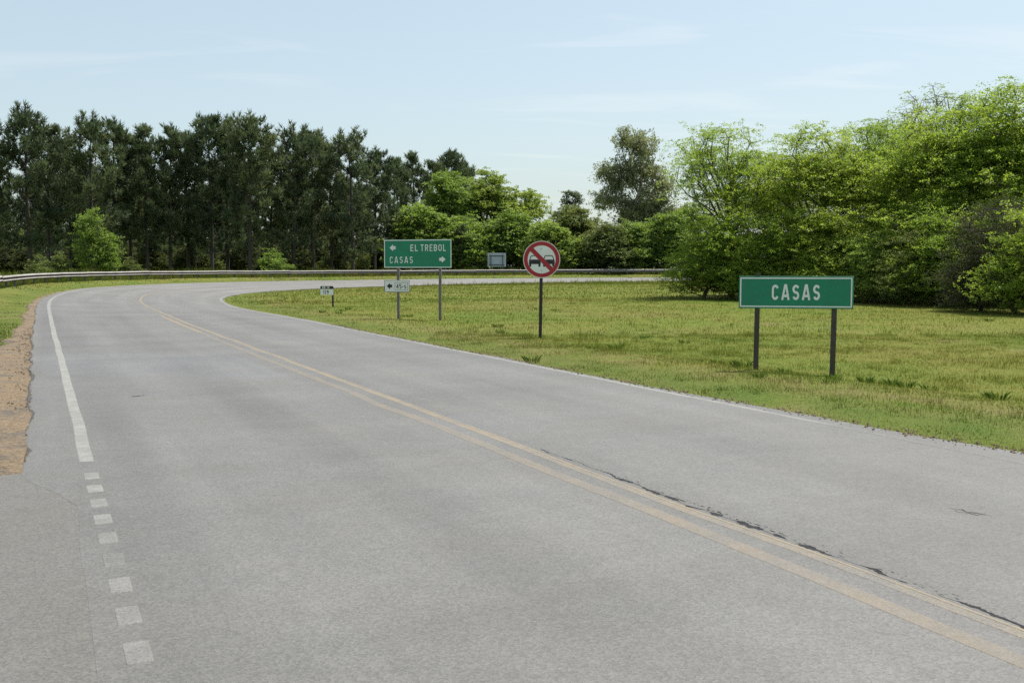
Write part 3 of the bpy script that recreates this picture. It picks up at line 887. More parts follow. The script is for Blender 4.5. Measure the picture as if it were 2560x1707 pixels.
# --- no-overtaking disc
d0 = 24.3
cx0 = (1354 - 1280) / 2489 * d0
bx0 = (1350.3 - 1280) / 2489 * d0
z_g = gz(bx0, d0)
t = tag(empty('no_overtaking_sign', (bx0, d0, z_g), R(-3)), 'round red and white no overtaking sign on a black post', 'sign')
zc_ = 1.847 - z_g; ox = cx0 - bx0; RR = .451
bm = bmesh.new()
bmesh.ops.create_cone(bm, cap_ends=True, segments=72, radius1=RR, radius2=RR, depth=.008, matrix=Matrix.Translation((ox, -.05, zc_)) @ Matrix.Rotation(R(90), 4, 'X'))
ds = link('disc', bm_mesh('disc', bm), t, M['sign_white'])
link('rim', bm_mesh('rim', disc(bmesh.new(), RR * .955, RR * .999, -.0565, cz=zc_, cx=ox)), ds, M['sign_cream'])
link('red_ring', bm_mesh('red_ring', disc(bmesh.new(), RR * .755, RR * .955, -.0570, cz=zc_, cx=ox)), ds, M['sign_red'])
# two cars seen from behind
def carback(cx, cz, wd, h):
    body = [(cx - wd / 2, cz - h * .42), (cx + wd / 2, cz - h * .42), (cx + wd / 2, cz + h * .02), (cx + wd * .45, cz + h * .14), (cx - wd * .45, cz + h * .14), (cx - wd / 2, cz + h * .02)]
    wl = [(cx - wd * .46, cz - h * .75), (cx - wd * .32, cz - h * .75), (cx - wd * .30, cz - h * .42), (cx - wd * .48, cz - h * .42)]
    wr = [(2 * cx - a, b) for a, b in wl[::-1]]
    return [body, wl, wr]
def carroof(cx, cz, wd, h):
    pts = [(cx - wd * .43, cz + h * .14), (cx - wd * .33, cz + h * .55), (cx - wd * .24, cz + h * .62), (cx + wd * .24, cz + h * .62), (cx + wd * .33, cz + h * .55), (cx + wd * .43, cz + h * .14)]
    V, F = stroke(pts, .019)
    return np.stack([V[:, 0], np.full(len(V), -.0572), V[:, 1]], 1), F[:, ::-1]
for cx_ in (-.165, .172):
    cw, chh = .285, .195
    sym = link('car_symbol', flat_poly('car_symbol', carback(ox + cx_, zc_ - .03, cw, chh), -.0570), ds, M['sign_black'])
    link('roof_outline', cat_mesh('roof_outline', [carroof(ox + cx_, zc_ - .03, cw, chh)]), sym, M['sign_black'])
    lx = ox + cx_ + (-.1 if cx_ < 0 else .1)
    link('tail_lamp', flat_poly('tail_lamp', [[(lx - .022, zc_ - .055), (lx + .022, zc_ - .055), (lx + .022, zc_ - .028), (lx - .022, zc_ - .028)]], -.0578), sym, M['sign_red_dark'])
ca = math.cos(R(-45)); sa = math.sin(R(-45)); hl, hw = RR * .80, RR * .118
link('slash', flat_poly('slash', [[(ox + a * ca - b * sa, zc_ + a * sa + b * ca) for a, b in ((-hl, -hw), (hl, -hw), (hl, hw), (-hl, hw))]], -.0588), ds, M['sign_red'])
bolt(t, ox, zc_ + .25, -.055, .011); bolt(t, ox, zc_ - .26, -.055, .011)
post('post', t, 0, -.25, zc_ + .3, .078, .07, M['post_black'], 0, ox * 1.0)

# --- kilometre marker
d0 = 44.0
xl, xr = (801 - 1280) / 2489 * d0, (834.2 - 1280) / 2489 * d0
mx = (xl + xr) / 2; z_g = gz(mx, d0)
t = tag(empty('kilometre_marker', (mx, d0, z_g), R(-6)), 'small low white and black road marker numbered 119 at inner bend', 'marker')
wd = xr - xl; zt = .838 - z_g; zb = .436 - z_g
pl = link('plate', bm_mesh('plate', box_bm(wd, .008, zt - zb, (0, 0, (zt + zb) / 2), .003)), t, M['sign_white'])
hb = wd / 2; bz = zt - (zt - zb) * .34
link('header_band', flat_poly('header_band', [[(-hb + .002, bz), (hb - .002, bz), (hb - .002, zt - .03), (hb - .03, zt - .002), (-hb + .03, zt - .002), (-hb + .002, zt - .03)]], -.0065), pl, M['sign_black'])
link('lettering', text_mesh('lettering', 'RN', -hb + wd * .15, bz + .022, wd * .24, .09, -.009, .2, .2), pl, M['sign_white'])
link('lettering', text_mesh('lettering', '34', -hb + wd * .48, bz + .022, wd * .22, .09, -.009, .2, .2), pl, M['sign_white'])
link('lettering', text_mesh('lettering', '1', -hb + wd * .24, zb + .035, .04, .175, -.009, .24), pl, M['sign_faint'])
link('lettering', text_mesh('lettering', '19', -hb + wd * .37, zb + .035, .155, .175, -.009, .17, .24), pl, M['sign_black'])
bolt(t, hb - .03, (zb + zt) / 2 - .03, -.004, .01)
post('post', t, hb - .037, -.25, zt - .05, .068, .06, M['post_black'], .036, 0)

# ------------------------------------------------------------------ guardrail
rail = tag(empty('guardrail', tuple(at(60, -W_L - RAIL_OFF)[0])), 'long weathered steel W-beam guardrail along the outside of the bend', 'guardrail')
rail_loc = np.array(rail.location)
prof = []   # (outward y towards the road, z) of a W-beam, height .31
for z_, y_ in [(0, .0), (.018, .015), (.045, .075), (.075, .083), (.10, .07), (.135, .005), (.155, .0), (.175, .005), (.21, .07), (.235, .083), (.265, .075), (.292, .015), (.31, 0)]:
    prof.append((y_, z_ + .44))
prof = np.array(prof)
inn = prof.copy(); inn[:, 0] -= .006
loop = np.concatenate([prof, inn[::-1]])
PAN = 3.81
r = np.random.default_rng(3)
s_start = 33.0
npan = 29
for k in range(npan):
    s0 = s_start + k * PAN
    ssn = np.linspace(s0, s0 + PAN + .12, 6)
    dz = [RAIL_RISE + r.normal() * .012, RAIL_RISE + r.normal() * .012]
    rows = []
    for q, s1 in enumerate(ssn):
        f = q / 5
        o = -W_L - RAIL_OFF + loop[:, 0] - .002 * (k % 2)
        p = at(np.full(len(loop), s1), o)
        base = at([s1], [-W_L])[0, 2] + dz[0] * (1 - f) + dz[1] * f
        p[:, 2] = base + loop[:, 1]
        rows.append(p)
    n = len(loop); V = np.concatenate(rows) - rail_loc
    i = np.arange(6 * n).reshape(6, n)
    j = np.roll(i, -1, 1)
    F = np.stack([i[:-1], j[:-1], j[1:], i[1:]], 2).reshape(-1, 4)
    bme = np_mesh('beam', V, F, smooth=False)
    bme.materials.append(M['galv']); bme.materials.append(M['galv_shade'])
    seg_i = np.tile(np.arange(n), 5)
    bme.polygons.foreach_set('material_index', np.where(np.isin(seg_i, (3, 4, 9, 10, 11)), 0, 1).astype(np.int32))  # upward slopes stay pale, all other faces get the painted-in shade
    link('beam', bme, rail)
pm = None
for k in range(int(npan * PAN / 1.905) + 1):
    s1 = s_start + .1 + k * 1.905
    p = at([s1], [-W_L - RAIL_OFF - .11])[0]
    zb = at([s1], [-W_L])[0, 2] + RAIL_RISE
    if pm is None:
        bm = box_bm(.15, .09, 1.15, (0, 0, .145), .008)
        box_bm(.10, .10, .22, (0, .095, .595), .005, bm)
        pm = bm_mesh('post', bm)
    o = link('post', pm, rail, M['rail_post'])
    ph = float(np.interp(s1, S, PHI))
    o.location = (p[0] - rail_loc[0], p[1] - rail_loc[1], zb - rail_loc[2] + r.normal() * .01)
    o.rotation_euler = (r.normal() * .02, r.normal() * .02, -ph - R(90))

# back of a sign beyond the rail
d0 = 107.0
xl, xr = (1219 - 1280) / 2489 * d0, (1265 - 1280) / 2489 * d0
mx = (xl + xr) / 2; z_g = gz(mx, d0); wd = xr - xl
t = tag(empty('sign_seen_from_behind', (mx, d0, z_g), R(4)), 'bare grey back of a rectangular sign standing behind the guardrail', 'sign')
zb, zt = 1.70 - z_g, 3.17 - z_g
link('panel', bm_mesh('panel', box_bm(wd, .02, zt - zb, (0, 0, (zb + zt) / 2), .004)), t, M['sign_back'])
for v in (.2, .86):
    link('crosspiece', bm_mesh('crosspiece', box_bm(wd * .8, .06, .10, (0, -.045, zt - v * (zt - zb)), .006)), t, M['rail_post'])
for u in (-.33, .32):
    post('post', t, u * wd, -.3, zt - .18, .10, .08, M['post_grey'], -.115)

# ------------------------------------------------------------------ trees
def tubes(P0, P1, r0, r1, k=5):
    n = len(P0)
    d = P1 - P0; d = d / (np.linalg.norm(d, axis=1)[:, None] + 1e-9)
    up = np.where(np.abs(d[:, 2:3]) > .9, np.array([[1., 0, 0]]), np.array([[0, 0, 1.]]))
    a = np.cross(d, up); a /= np.linalg.norm(a, axis=1)[:, None]; b = np.cross(d, a)
    th = np.linspace(0, 2 * np.pi, k, endpoint=False)
    ring = a[:, None] * np.cos(th)[None, :, None] + b[:, None] * np.sin(th)[None, :, None]
    V = np.concatenate([P0[:, None] + ring * r0[:, None, None], P1[:, None] + ring * r1[:, None, None]], 1)
    q = np.arange(k); f = np.stack([q, (q + 1) % k, (q + 1) % k + k, q + k], 1)
    F = (f[None] + np.arange(n)[:, None, None] * 2 * k).reshape(-1, 4)
    return V.reshape(-1, 3), F

def leaf_quads(C, size, rng, flat=.5, aspect=.5, droop=0.0):
    n = len(C)
    nrm = rng.normal(size=(n, 3)); nrm[:, 2] = np.abs(nrm[:, 2]) + flat * .9
    nrm /= np.linalg.norm(nrm, axis=1)[:, None]
    d = rng.normal(size=(n, 3)); d[:, 2] -= droop
    d -= nrm * (d * nrm).sum(1)[:, None]; d /= np.linalg.norm(d, axis=1)[:, None] + 1e-9
    e = np.cross(nrm, d)
    l = (size * (.6 + .8 * rng.random(n)))[:, None]
    V = np.stack([C - d * l * .5, C + e * l * aspect * .5, C + d * l * .5, C - e * l * aspect * .5], 1)
    return V.reshape(-1, 3), np.arange(n * 4).reshape(n, 4)

def skeleton(tips_by_clump, centres, trunk, rng, rt, seg=.7, wig=.10, dense=True):
    """grow limbs from the trunk polyline to every clump and its twigs; pipe-model radii"""
    nodes = [np.array(p, float) for p in trunk]; par = list(range(-1, len(nodes) - 1)); plen = [0.0] * len(nodes)
    fork = max(1, int(len(nodes) * .35))
    order = np.argsort([np.linalg.norm(c - np.array(trunk[-1])) for c in centres])
    ends = {}
    for ci in order:
        c = centres[ci]
        A = np.array(nodes[fork:])
        dv = c - A; dist = np.linalg.norm(dv, axis=1)
        pen = np.where(A[:, 2] > c[2] + .2, (A[:, 2] - c[2]) * 1.2, 0)
        j = int((dist + pen + .62 * np.array(plen[fork:])).argmin()) + fork
        m_ = max(1, int(np.linalg.norm(c - nodes[j]) / seg))
        prev = j; p0 = nodes[j]
        for q in range(1, m_ + 1):
            f = q / m_
            p = p0 + (c - p0) * f
            p = p + rng.normal(size=3) * wig * seg * (q < m_) + np.array([0, 0, -.16 * np.linalg.norm(c - p0) * math.sin(math.pi * f) * .6])
            plen.append(plen[prev] + float(np.linalg.norm(p - nodes[prev]))); nodes.append(p); par.append(prev); prev = len(nodes) - 1
        ends[ci] = prev
    for ci, tips in enumerate(tips_by_clump):
        for tp_ in tips:
            e = ends[ci]
            mid = (nodes[e] + tp_) / 2 + rng.normal(size=3) * .05
            nodes.append(mid); par.append(e); nodes.append(tp_); par.append(len(nodes) - 2)
    nodes = np.array(nodes); par = np.array(par)
    cnt = np.zeros(len(nodes)); haschild = np.zeros(len(nodes), bool); haschild[par[par >= 0]] = True
    cnt[~haschild] = 1
    for q in range(len(nodes) - 1, 0, -1): cnt[par[q]] += cnt[q]
    rad = rt * (cnt / cnt[0]) ** .46
    rad = np.maximum(rad, .006)
    ch = np.arange(1, len(nodes)); pa = par[1:]
    r0 = np.minimum(rad[pa], rad[ch] * 1.5)
    r0[pa < len(trunk)] = np.minimum(rad[pa[pa < len(trunk)]], rad[ch[pa < len(trunk)]] * 1.7)
    tr = ch < len(trunk); r0[tr] = rad[pa[tr]]
    return nodes[pa], nodes[ch], r0, rad[ch]

def make_broadleaf(seed, blobs, trunk, rt, nclump, ntip, nleaf, leaf, spread=.55, flat=.5, zf=.35, aspect=.5, droop=0.0, lr=.22, shell=.5, min_r=0.0, sparse_top=None, cut=1.0):
    rng = np.random.default_rng(seed)
    blobs = np.array(blobs, float)
    vol = blobs[:, 3] * blobs[:, 4] * blobs[:, 5]
    pick = rng.choice(len(blobs), nclump, p=vol ** .75 / (vol ** .75).sum())
    d = rng.normal(size=(nclump, 3)); d /= np.linalg.norm(d, axis=1)[:, None]
    rr = (shell + (1 - shell) * rng.random(nclump))[:, None] * (.9 + .2 * rng.random((nclump, 1)))
    C = blobs[pick, :3] + d * rr * blobs[pick, 3:6]
    C[:, 2] = np.maximum(C[:, 2], .35)
    tips = []
    for c in C:
        k = max(2, int(ntip * (.5 + rng.random())))
        if sparse_top is not None and c[2] > sparse_top: k = max(2, k // 2)
        tp_ = c + rng.normal(size=(k, 3)) * np.array([spread, spread, spread * zf])
        tp_[:, 2] = np.maximum(tp_[:, 2], .12)
        tips.append(tp_)
    P0, P1, r0, r1 = skeleton(tips, C, trunk, rng, rt)
    keep = (r1 > min_r)
    # each tip carries a spray of leaves
    T = np.concatenate(tips); n = len(T)
    k = nleaf
    axis_ = rng.normal(size=(n, 3)) * np.array([1, 1, .28]); axis_ /= np.linalg.norm(axis_, axis=1)[:, None]
    tt = rng.random((n, k, 1))
    cen = T[:, None] + axis_[:, None] * (tt - .5) * lr * 3.2 + rng.normal(size=(n, k, 3)) * np.array([lr * .36, lr * .36, lr * .22])
    cen[..., 2] -= droop * lr * rng.random((n, k)) * 1.5
    cen[..., 2] = np.maximum(cen[..., 2], .06)
    if sparse_top is not None:
        m_ = rng.random((n, k)) < np.where(T[:, 2] > sparse_top, .62, 1.0)[:, None]
        cen = cen[m_]; ti = np.repeat(rng.random(n), k).reshape(n, k)[m_]
    else:
        cen = cen.reshape(-1, 3); ti = np.repeat(rng.random(n), k)
    V, F = leaf_quads(cen, leaf, rng, flat, aspect, droop)
    tint = np.clip(.30 + .40 * ti + rng.normal(size=len(ti)) * .13, 0, 1)
    crown = np_mesh('crown', V, F, {'tint': np.repeat(tint, 4)})
    TV, TF = tubes(P0[keep], P1[keep], r0[keep], r1[keep], 5)
    wood = np_mesh('trunk', TV, TF, smooth=True)
    return wood, crown

def trunk_line(h, lean=(0, 0), n=5, seed=0, wob=.06):
    r = np.random.default_rng(seed)
    out = []
    for q in range(n + 1):
        f = q / n
        out.append((lean[0] * f + r.normal() * wob * (q > 0), lean[1] * f + r.normal() * wob * (q > 0), -.25 + (h + .25) * f))
    return out

def place(name, meshes, loc, rz, sc, wood_mat, leaf_mat, label, cat, group=None, sz=None):
    t = empty(name, loc, rz)
    t.scale = (sc, sc, sz if sz else sc)
    tag(t, label, cat, group)
    for nm, me, mt in (('trunk', meshes[0], wood_mat), ('crown', meshes[1], leaf_mat)):
        if not me.materials: me.materials.append(None)
        o = link(nm, me, t)
        o.material_slots[0].link = 'OBJECT'
        o.material_slots[0].material = mt
    return t

# ---- pines
def make_pine(seed, H=16.0, wide=1.0, low=.16, top=0):
    rng = np.random.default_rng(seed)
    n = 16
    tz = np.linspace(-.3, H * .965, n)
    bend = rng.normal(size=2) * .25
    tx = bend[0] * (tz / H) ** 2 + np.cumsum(rng.normal(size=n)) * .03; ty = bend[1] * (tz / H) ** 2 + np.cumsum(rng.normal(size=n)) * .03
    TR = np.stack([tx, ty, tz], 1)
    rad = .21 * (1 - np.clip(tz / H, 0, 1)) ** .8 + .02
    P0, P1, R0, R1 = [TR[:-1]], [TR[1:]], [rad[:-1]], [rad[1:]]
    tuf, tdir, tsz, tb = [], [], [], []
    z = H * low
    while z < H * .985:
        f = z / H
        prof = np.interp(f, [.1, .3, .5, .68, .82, .92, 1.0], [1.7, 2.2, 2.5, 2.35, 1.85, 1.2, .45]) * wide
        dead = f < .30
        for b in range(rng.integers(2, 5)):
            if rng.random() < (.5 if dead else .20): continue
            a = rng.random() * 2 * np.pi
            ln = prof * (.45 + .85 * rng.random())
            base = np.array([np.interp(z, tz, tx), np.interp(z, tz, ty), z + rng.normal() * .15])
            out = np.array([math.cos(a), math.sin(a), 0])
            rise = np.interp(f, [.1, .5, .9, 1], [-.05, .25, .75, 1.6]) + rng.normal() * .12
            m_ = 5
            t_ = np.linspace(0, 1, m_)
            pts = base + out * (ln * t_)[:, None] + np.array([0, 0, 1.]) * (ln * (rise * t_ * .6 + .35 * t_ ** 2))[:, None] + rng.normal(size=(m_, 3)) * .06 * t_[:, None]
            rb = .045 * (1 - f * .6) * (1 - t_ * .8)
            P0.append(pts[:-1]); P1.append(pts[1:]); R0.append(rb[:-1]); R1.append(rb[1:])
            # twigs
            nt_ = int((4 if dead else 8) + ln * 1.9)
            tq = .38 + .62 * rng.random(nt_) ** .65; tq[0] = 1.0
            bp = np.stack([np.interp(tq, t_, pts[:, c]) for c in range(3)], 1)
            tv = rng.normal(size=(nt_, 3)) * .32 * wide + np.array([0, 0, .18]) + out * .12
            tv *= (1.15 - .4 * tq)[:, None]
            ends = bp + tv
            P0.append(bp); P1.append(ends); R0.append(np.full(nt_, .014)); R1.append(np.full(nt_, .009))
            tuf.append(ends); dd = tv * .8 + np.array([0, 0, .75]) + out * .15
            tdir.append(dd / np.linalg.norm(dd, axis=1)[:, None]); tsz.append(np.full(nt_, .85 if dead else 1.0)); tb.append(np.full(nt_, rng.random()))
        z += H * (.024 if f < .7 else .020) * (.7 + .6 * rng.random())
    # leader candles
    for q in range(7):
        e = TR[-1] + np.array([rng.normal() * .18, rng.normal() * .18, .1 + .45 * rng.random()])
        tuf.append(e[None]); tdir.append(np.array([[0, 0, 1.]])); tsz.append(np.array([1.0])); tb.append(np.array([.6]))
    Tp = np.concatenate(tuf); Td = np.concatenate(tdir); Ts = np.concatenate(tsz)
    k = 12
    nT = len(Tp)
    dv = Td[:, None] * .9 + rng.normal(size=(nT, k, 3)) * .46
    dv /= np.linalg.norm(dv, axis=2)[..., None]
    L_ = (.40 + .28 * rng.random((nT, k, 1))) * Ts[:, None, None]
    c0 = Tp[:, None] - Td[:, None] * .12 + rng.normal(size=(nT, k, 3)) * .05
    side = np.cross(dv, rng.normal(size=(nT, k, 3))); side /= np.linalg.norm(side, axis=2)[..., None]
    wv = .042
    V = np.stack([c0 - side * wv, c0 + side * wv, c0 + dv * L_ + side * wv * .35, c0 + dv * L_ - side * wv * .35], 2)
    tint = np.clip(.1 + .40 * np.concatenate(tb)[:, None] + .25 * rng.random((nT, 1)) + .2 * rng.random((nT, k)), 0, 1)
    crown = np_mesh('crown', V.reshape(-1, 3), np.arange(nT * k * 4).reshape(-1, 4), {'tint': np.repeat(tint.ravel(), 4)})
    TV, TF = tubes(np.concatenate(P0), np.concatenate(P1), np.concatenate(R0), np.concatenate(R1), 5)
    return np_mesh('trunk', TV, TF, smooth=True), crown

pines = [make_pine(100 + q, 16, w_, lo) for q, (w_, lo) in enumerate([(1.04, .14), (.90, .18), (1.2, .13), (.96, .17), (.80, .16), (1.1, .19)])]
PH = [max(v.co.z for v in p[1].vertices) for p in pines]
front = [(-28, 300, 86), (78, 258, 88), (132, 300, 93), (178, 345, 99), (236, 280, 90), (287, 290, 95), (331, 335, 101), (372, 310, 96), (428, 306, 97), (474, 328, 101), (530, 280, 98), (570, 290, 103), (626, 278, 97), (682, 330, 104), (735, 306, 100), (786, 316, 103), (832, 350, 108), (884, 316, 102), (938, 366, 109), (985, 392, 118), (1034, 378, 137), (1084, 398, 141), (1130, 370, 138), (1162, 402, 144)]
fl = ['tall dark pine cut by the left picture edge', 'tallest pine at far left with a broad two-tiered head', 'pine leaning against the tallest far left pine on its right', 'lower pine left of the sky gap behind the bright bush', 'bushy topped pine just right of the left sky gap', 'narrow topped pine beside the bushy topped one at left', 'short pine in the dip right of the narrow topped one', 'spire topped pine third from the left sky gap', 'thin spired pine in the middle of the long grove', 'shorter pine hidden at the shoulder of the central trio', 'left of the three tall central pines of the grove', 'middle of the three tall central pines of the grove', 'right of the three tall central pines of the grove', 'low pine in the notch right of the central trio', 'broad pine with rounded top right of the central trio', 'pine tucked behind the broad round topped one', 'low pine in the notch above the green direction sign', 'wide spreading pine at the right shoulder of the front grove', 'sloping pine ending the front grove on the right', 'thin pine joining the front grove to the farther clump', 'left pine of the farther clump behind the direction sign', 'middle lower pine of the farther clump', 'right tall pine of the farther clump', 'last pine of the farther clump before the light green tree']
r = np.random.default_rng(21)
for q, (px_, py_, d_) in enumerate(front):
    x_ = (px_ - 1280) / 2489 * d_; z0 = gz(x_, d_)
    Ht = CAM_H + (668 - py_) * d_ / 2489 - z0
    pk = (0, 2, 5, 1, 2, 4, 1, 3, 4, 3, 0, 4, 5, 3, 2, 0, 4, 2, 5, 1, 3, 1, 0, 4)[q]
    mesh = pines[pk]; s_ = Ht / PH[pk]
    place('pine_tree', mesh, (x_, d_, z0), r.random() * 6.28, s_, M['pine_bark'], M['needles'], fl[q], 'tree', 'pine grove beyond the guardrail')
back = 0
for row, (dm, n_) in enumerate([(112, 10), (123, 10), (135, 10), (149, 11), (163, 11)]):
    for q in range(n_):
        px_ = -60 + (1190 + 60) * (q + .5 + r.normal() * .25) / n_
        d_ = dm + r.normal() * 3.5
        ysky = np.interp(px_, [0, 90, 180, 240, 330, 480, 560, 640, 740, 890, 960, 1060, 1140, 1200], [310, 280, 360, 300, 340, 330, 300, 310, 330, 345, 400, 400, 400, 450]) + 85 + r.random() * 95
        x_ = (px_ - 1280) / 2489 * d_; z0 = gz(x_, d_)
        Ht = CAM_H + (668 - ysky) * d_ / 2489 - z0
        pk = int(r.integers(6))
        place('pine_tree', pines[pk], (x_, d_, z0), r.random() * 6.28, Ht / PH[pk], M['pine_bark'], M['needles'], 'dark pine standing deep in the grove behind the front row', 'tree', 'pines deep in the grove')

# ---- broadleaved trees beyond the rail
def at_px(px_, d_):
    x_ = (px_ - 1280) / 2489 * d_
    return (x_, d_, gz(x_, d_))
shrub_a = make_broadleaf(301, [(0, 0, 1.5, 1.7, 1.6, 1.3), (-.9, .2, 1.0, 1.2, 1.2, .9), (.9, -.2, 1.1, 1.2, 1.2, 1.0), (.2, .1, 2.3, 1.0, 1.0, .8)], trunk_line(.6, n=3, seed=1), .09, 70, 8, 14, .17, .34, lr=.20, min_r=.008)
shrub_b = make_broadleaf(302, [(0, 0, 1.3, 1.5, 1.4, 1.2), (.3, .3, 2.4, .9, .9, .9), (-.8, 0, .9, 1.1, 1.0, .8)], trunk_line(.5, n=3, seed=2), .08, 60, 8, 14, .16, .36, lr=.2, min_r=.008)
mid_a = make_broadleaf(311, [(0, 0, 5.0, 3.6, 3.2, 2.6), (-1.8, .4, 3.2, 2.4, 2.2, 2.0), (1.9, -.5, 3.4, 2.5, 2.3, 2.1), (.3, .2, 7.3, 2.4, 2.3, 1.8), (0, -.5, 1.8, 2.8, 2.4, 1.5)], trunk_line(2.6, seed=3), .26, 260, 9, 16, .27, .55, lr=.30, min_r=.012, shell=.6)
mid_b = make_broadleaf(312, [(0, 0, 7.5, 3.0, 2.8, 2.4), (-1.5, 0, 9.6, 2.2, 2.0, 1.9), (1.7, .3, 9.2, 2.3, 2.0, 1.9), (0, .2, 11.2, 1.8, 1.8, 1.5), (-1.6, -.4, 4.8, 2.4, 2.0, 2.2), (1.8, 0, 5.0, 2.4, 2.2, 2.2), (0, 0, 2.8, 2.6, 2.2, 1.8)], trunk_line(4.2, seed=4), .32, 320, 9, 15, .25, .55, lr=.28, min_r=.012, shell=.6)
mid_c = make_broadleaf(313, [(0, 0, 3.8, 3.4, 3.0, 2.6), (1.6, 0, 2.2, 2.6, 2.2, 1.7), (-1.7, .3, 2.6, 2.4, 2.2, 1.9), (-.6, 0, 5.8, 2.2, 2.0, 1.4)], trunk_line(1.6, seed=5), .24, 260, 9, 16, .25, .5, lr=.28, min_r=.012, shell=.65)
B_ = M['bark']
place('broadleaf_tree', mid_c, at_px(1066, 113), .4, 1.12, B_, M['bright'], 'leafy green tree rising behind the right end of direction sign', 'tree')
place('broadleaf_tree', mid_b, at_px(1125, 120), 1.9, .97, B_, M['bright'], 'tall light green tree touching the last pine', 'tree')
place('broadleaf_tree', mid_b, at_px(1215, 123), 4.4, 1.0, B_, M['yellowish'], 'tall yellow-green tree with rounded top above the sign back', 'tree')
place('broadleaf_tree', mid_a, at_px(1308, 122), 2.2, 1.18, B_, M['yellowish'], 'yellow-green tree with bare twigs above the red round sign', 'tree')
place('broadleaf_tree', mid_c, at_px(1160, 114), 5.2, .96, B_, M['bright'], 'low bright green tree left of the sign back', 'tree')
place('broadleaf_tree', mid_c, at_px(1262, 115), 3.0, 1.02, B_, M['bright'], 'wide bright green tree right behind the sign back', 'tree')
place('broadleaf_tree', mid_c, at_px(1382, 112), 0.2, .84, B_, M['bright'], 'low bright green tree sloping down right of the red round sign', 'tree')
place('dark_bush', mid_a, at_px(1425, 116), 1.0, .90, B_, M['olive'], 'tall dark olive bush in the centre of the far treeline', 'bush')
place('dark_bush', mid_c, at_px(1510, 112), 2.7, .80, B_, M['olive'], 'rounded dark olive bush sloping down to the guardrail', 'bush')
place('dark_bush', mid_c, at_px(1470, 118), 4.7, .92, B_, M['olive'], 'dark olive bush filling the middle between the two others', 'bush')
place('broadleaf_tree', mid_c, at_px(1580, 114), 1.7, .84, B_, M['bright'], 'light green bushy tree under the eucalyptus', 'tree')
place('broadleaf_tree', mid_a, at_px(1660, 114), 5.7, .80, B_, M['bright'], 'light green tree between eucalyptus and the near thicket', 'tree')
place('broadleaf_tree', mid_a, at_px(1745, 118), 3.3, .92, B_, M['bright'], 'green tree mostly hidden behind the near thicket', 'tree')
# bare twigs at the crown of the yellow-green tree are part of it; small round conifer far off
place('distant_conifer', make_broadleaf(321, [(0, 0, 9, 2.2, 2.0, 2.2), (.3, 0, 11.2, 1.7, 1.6, 1.4), (-1.5, 0, 8.3, 1.4, 1.4, 1.2)], trunk_line(6.5, seed=6), .25, 90, 8, 12, .24, .4, lr=.26, min_r=.012), at_px(1424, 152), .5, 1.02, M['pine_bark'], M['needles'], 'small dark round tree top far behind the olive bushes', 'tree')
euc = make_broadleaf(331, [(-1.2, 0, 18.0, 1.9, 1.7, 1.7), (1.3, 0, 17.6, 1.7, 1.6, 1.9), (-2.6, 0, 13.8, 2.3, 2.1, 2.2), (.8, .2, 14.3, 2.6, 2.3, 2.4), (3.6, 0, 12.4, 1.7, 1.6, 1.3), (-3.6, 0, 10.8, 1.9, 1.8, 1.8), (1.5, 0, 9.8, 3.2, 2.6, 2.5), (4.2, .3, 8.6, 2.4, 2.0, 2.2), (-1.2, 0, 8.2, 1.6, 1.6, 1.6), (2.8, 0, 5.5, 3.4, 2.6, 2.4), (5.8, 0, 7.2, 2.5, 2.2, 2.4), (7.0, 0, 4.6, 2.4, 2.2, 2.2)], trunk_line(8.5, (.3, 0), n=7, seed=7), .42, 340, 10, 18, .37, .55, flat=0, zf=.9, aspect=.32, droop=1.1, lr=.34, min_r=.012, shell=.45)
place('eucalyptus_tree', euc, at_px(1585, 137), 0.0, 1.0, M['pale_bark'], M['euca'], 'tall grey-green eucalyptus standing alone above the far bushes', 'tree')
# small things in front of the pine grove
place('young_tree', make_broadleaf(341, [(0, 0, 2.2, 2.0, 1.8, 1.7), (-.5, 0, 3.9, 1.4, 1.3, 1.2), (-.3, 0, 5.0, .8, .8, .7), (1.0, 0, 3.0, 1.2, 1.2, 1.2), (.9, 0, 1.4, 1.4, 1.2, 1.1)], trunk_line(1.6, seed=8), .12, 150, 8, 13, .19, .4, lr=.22, min_r=.009, shell=.6), at_px(246, 78), .3, .70, B_, M['bright'], 'bright green young tree in front of the dark pines at left', 'tree', None, .98)
place('round_bush', shrub_a, at_px(687, 92), 2.0, .82, B_, M['bright'], 'small round bright bush just above the guardrail', 'bush')
for q, (px_, d_, s_, lb) in enumerate([(145, 76, .8, 'low green bush left of the bright young tree'), (100, 84, .75, 'low dim bush under the far left pines'), (330, 90, .7, 'low bush right of the bright young tree'), (545, 108, .8, 'low bush between trunks at the grove centre'), (820, 112, .9, 'low bush under pines left of direction sign'), (900, 110, .95, 'low bush directly behind the direction sign')]):
    place('low_bush', (shrub_a, shrub_b)[q % 2], at_px(px_, d_), q * 1.3, s_ * .85, B_, M['olive'], lb, 'bush', 'low bushes under the pines')
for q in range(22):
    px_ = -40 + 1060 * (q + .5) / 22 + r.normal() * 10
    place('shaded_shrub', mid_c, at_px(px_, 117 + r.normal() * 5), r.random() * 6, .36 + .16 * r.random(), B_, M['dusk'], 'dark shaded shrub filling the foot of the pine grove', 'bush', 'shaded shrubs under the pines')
# distant hedge that closes the view under the pines
for q in range(16):
    px_ = -80 + q * 80 + r.normal() * 12
    place('far_bush', mid_c, at_px(px_, 182 + r.normal() * 4), r.random() * 6, .95 + .3 * r.random(), B_, M['olive'], 'far green bush glimpsed between the pine trunks', 'bush', 'far bushes behind the grove')

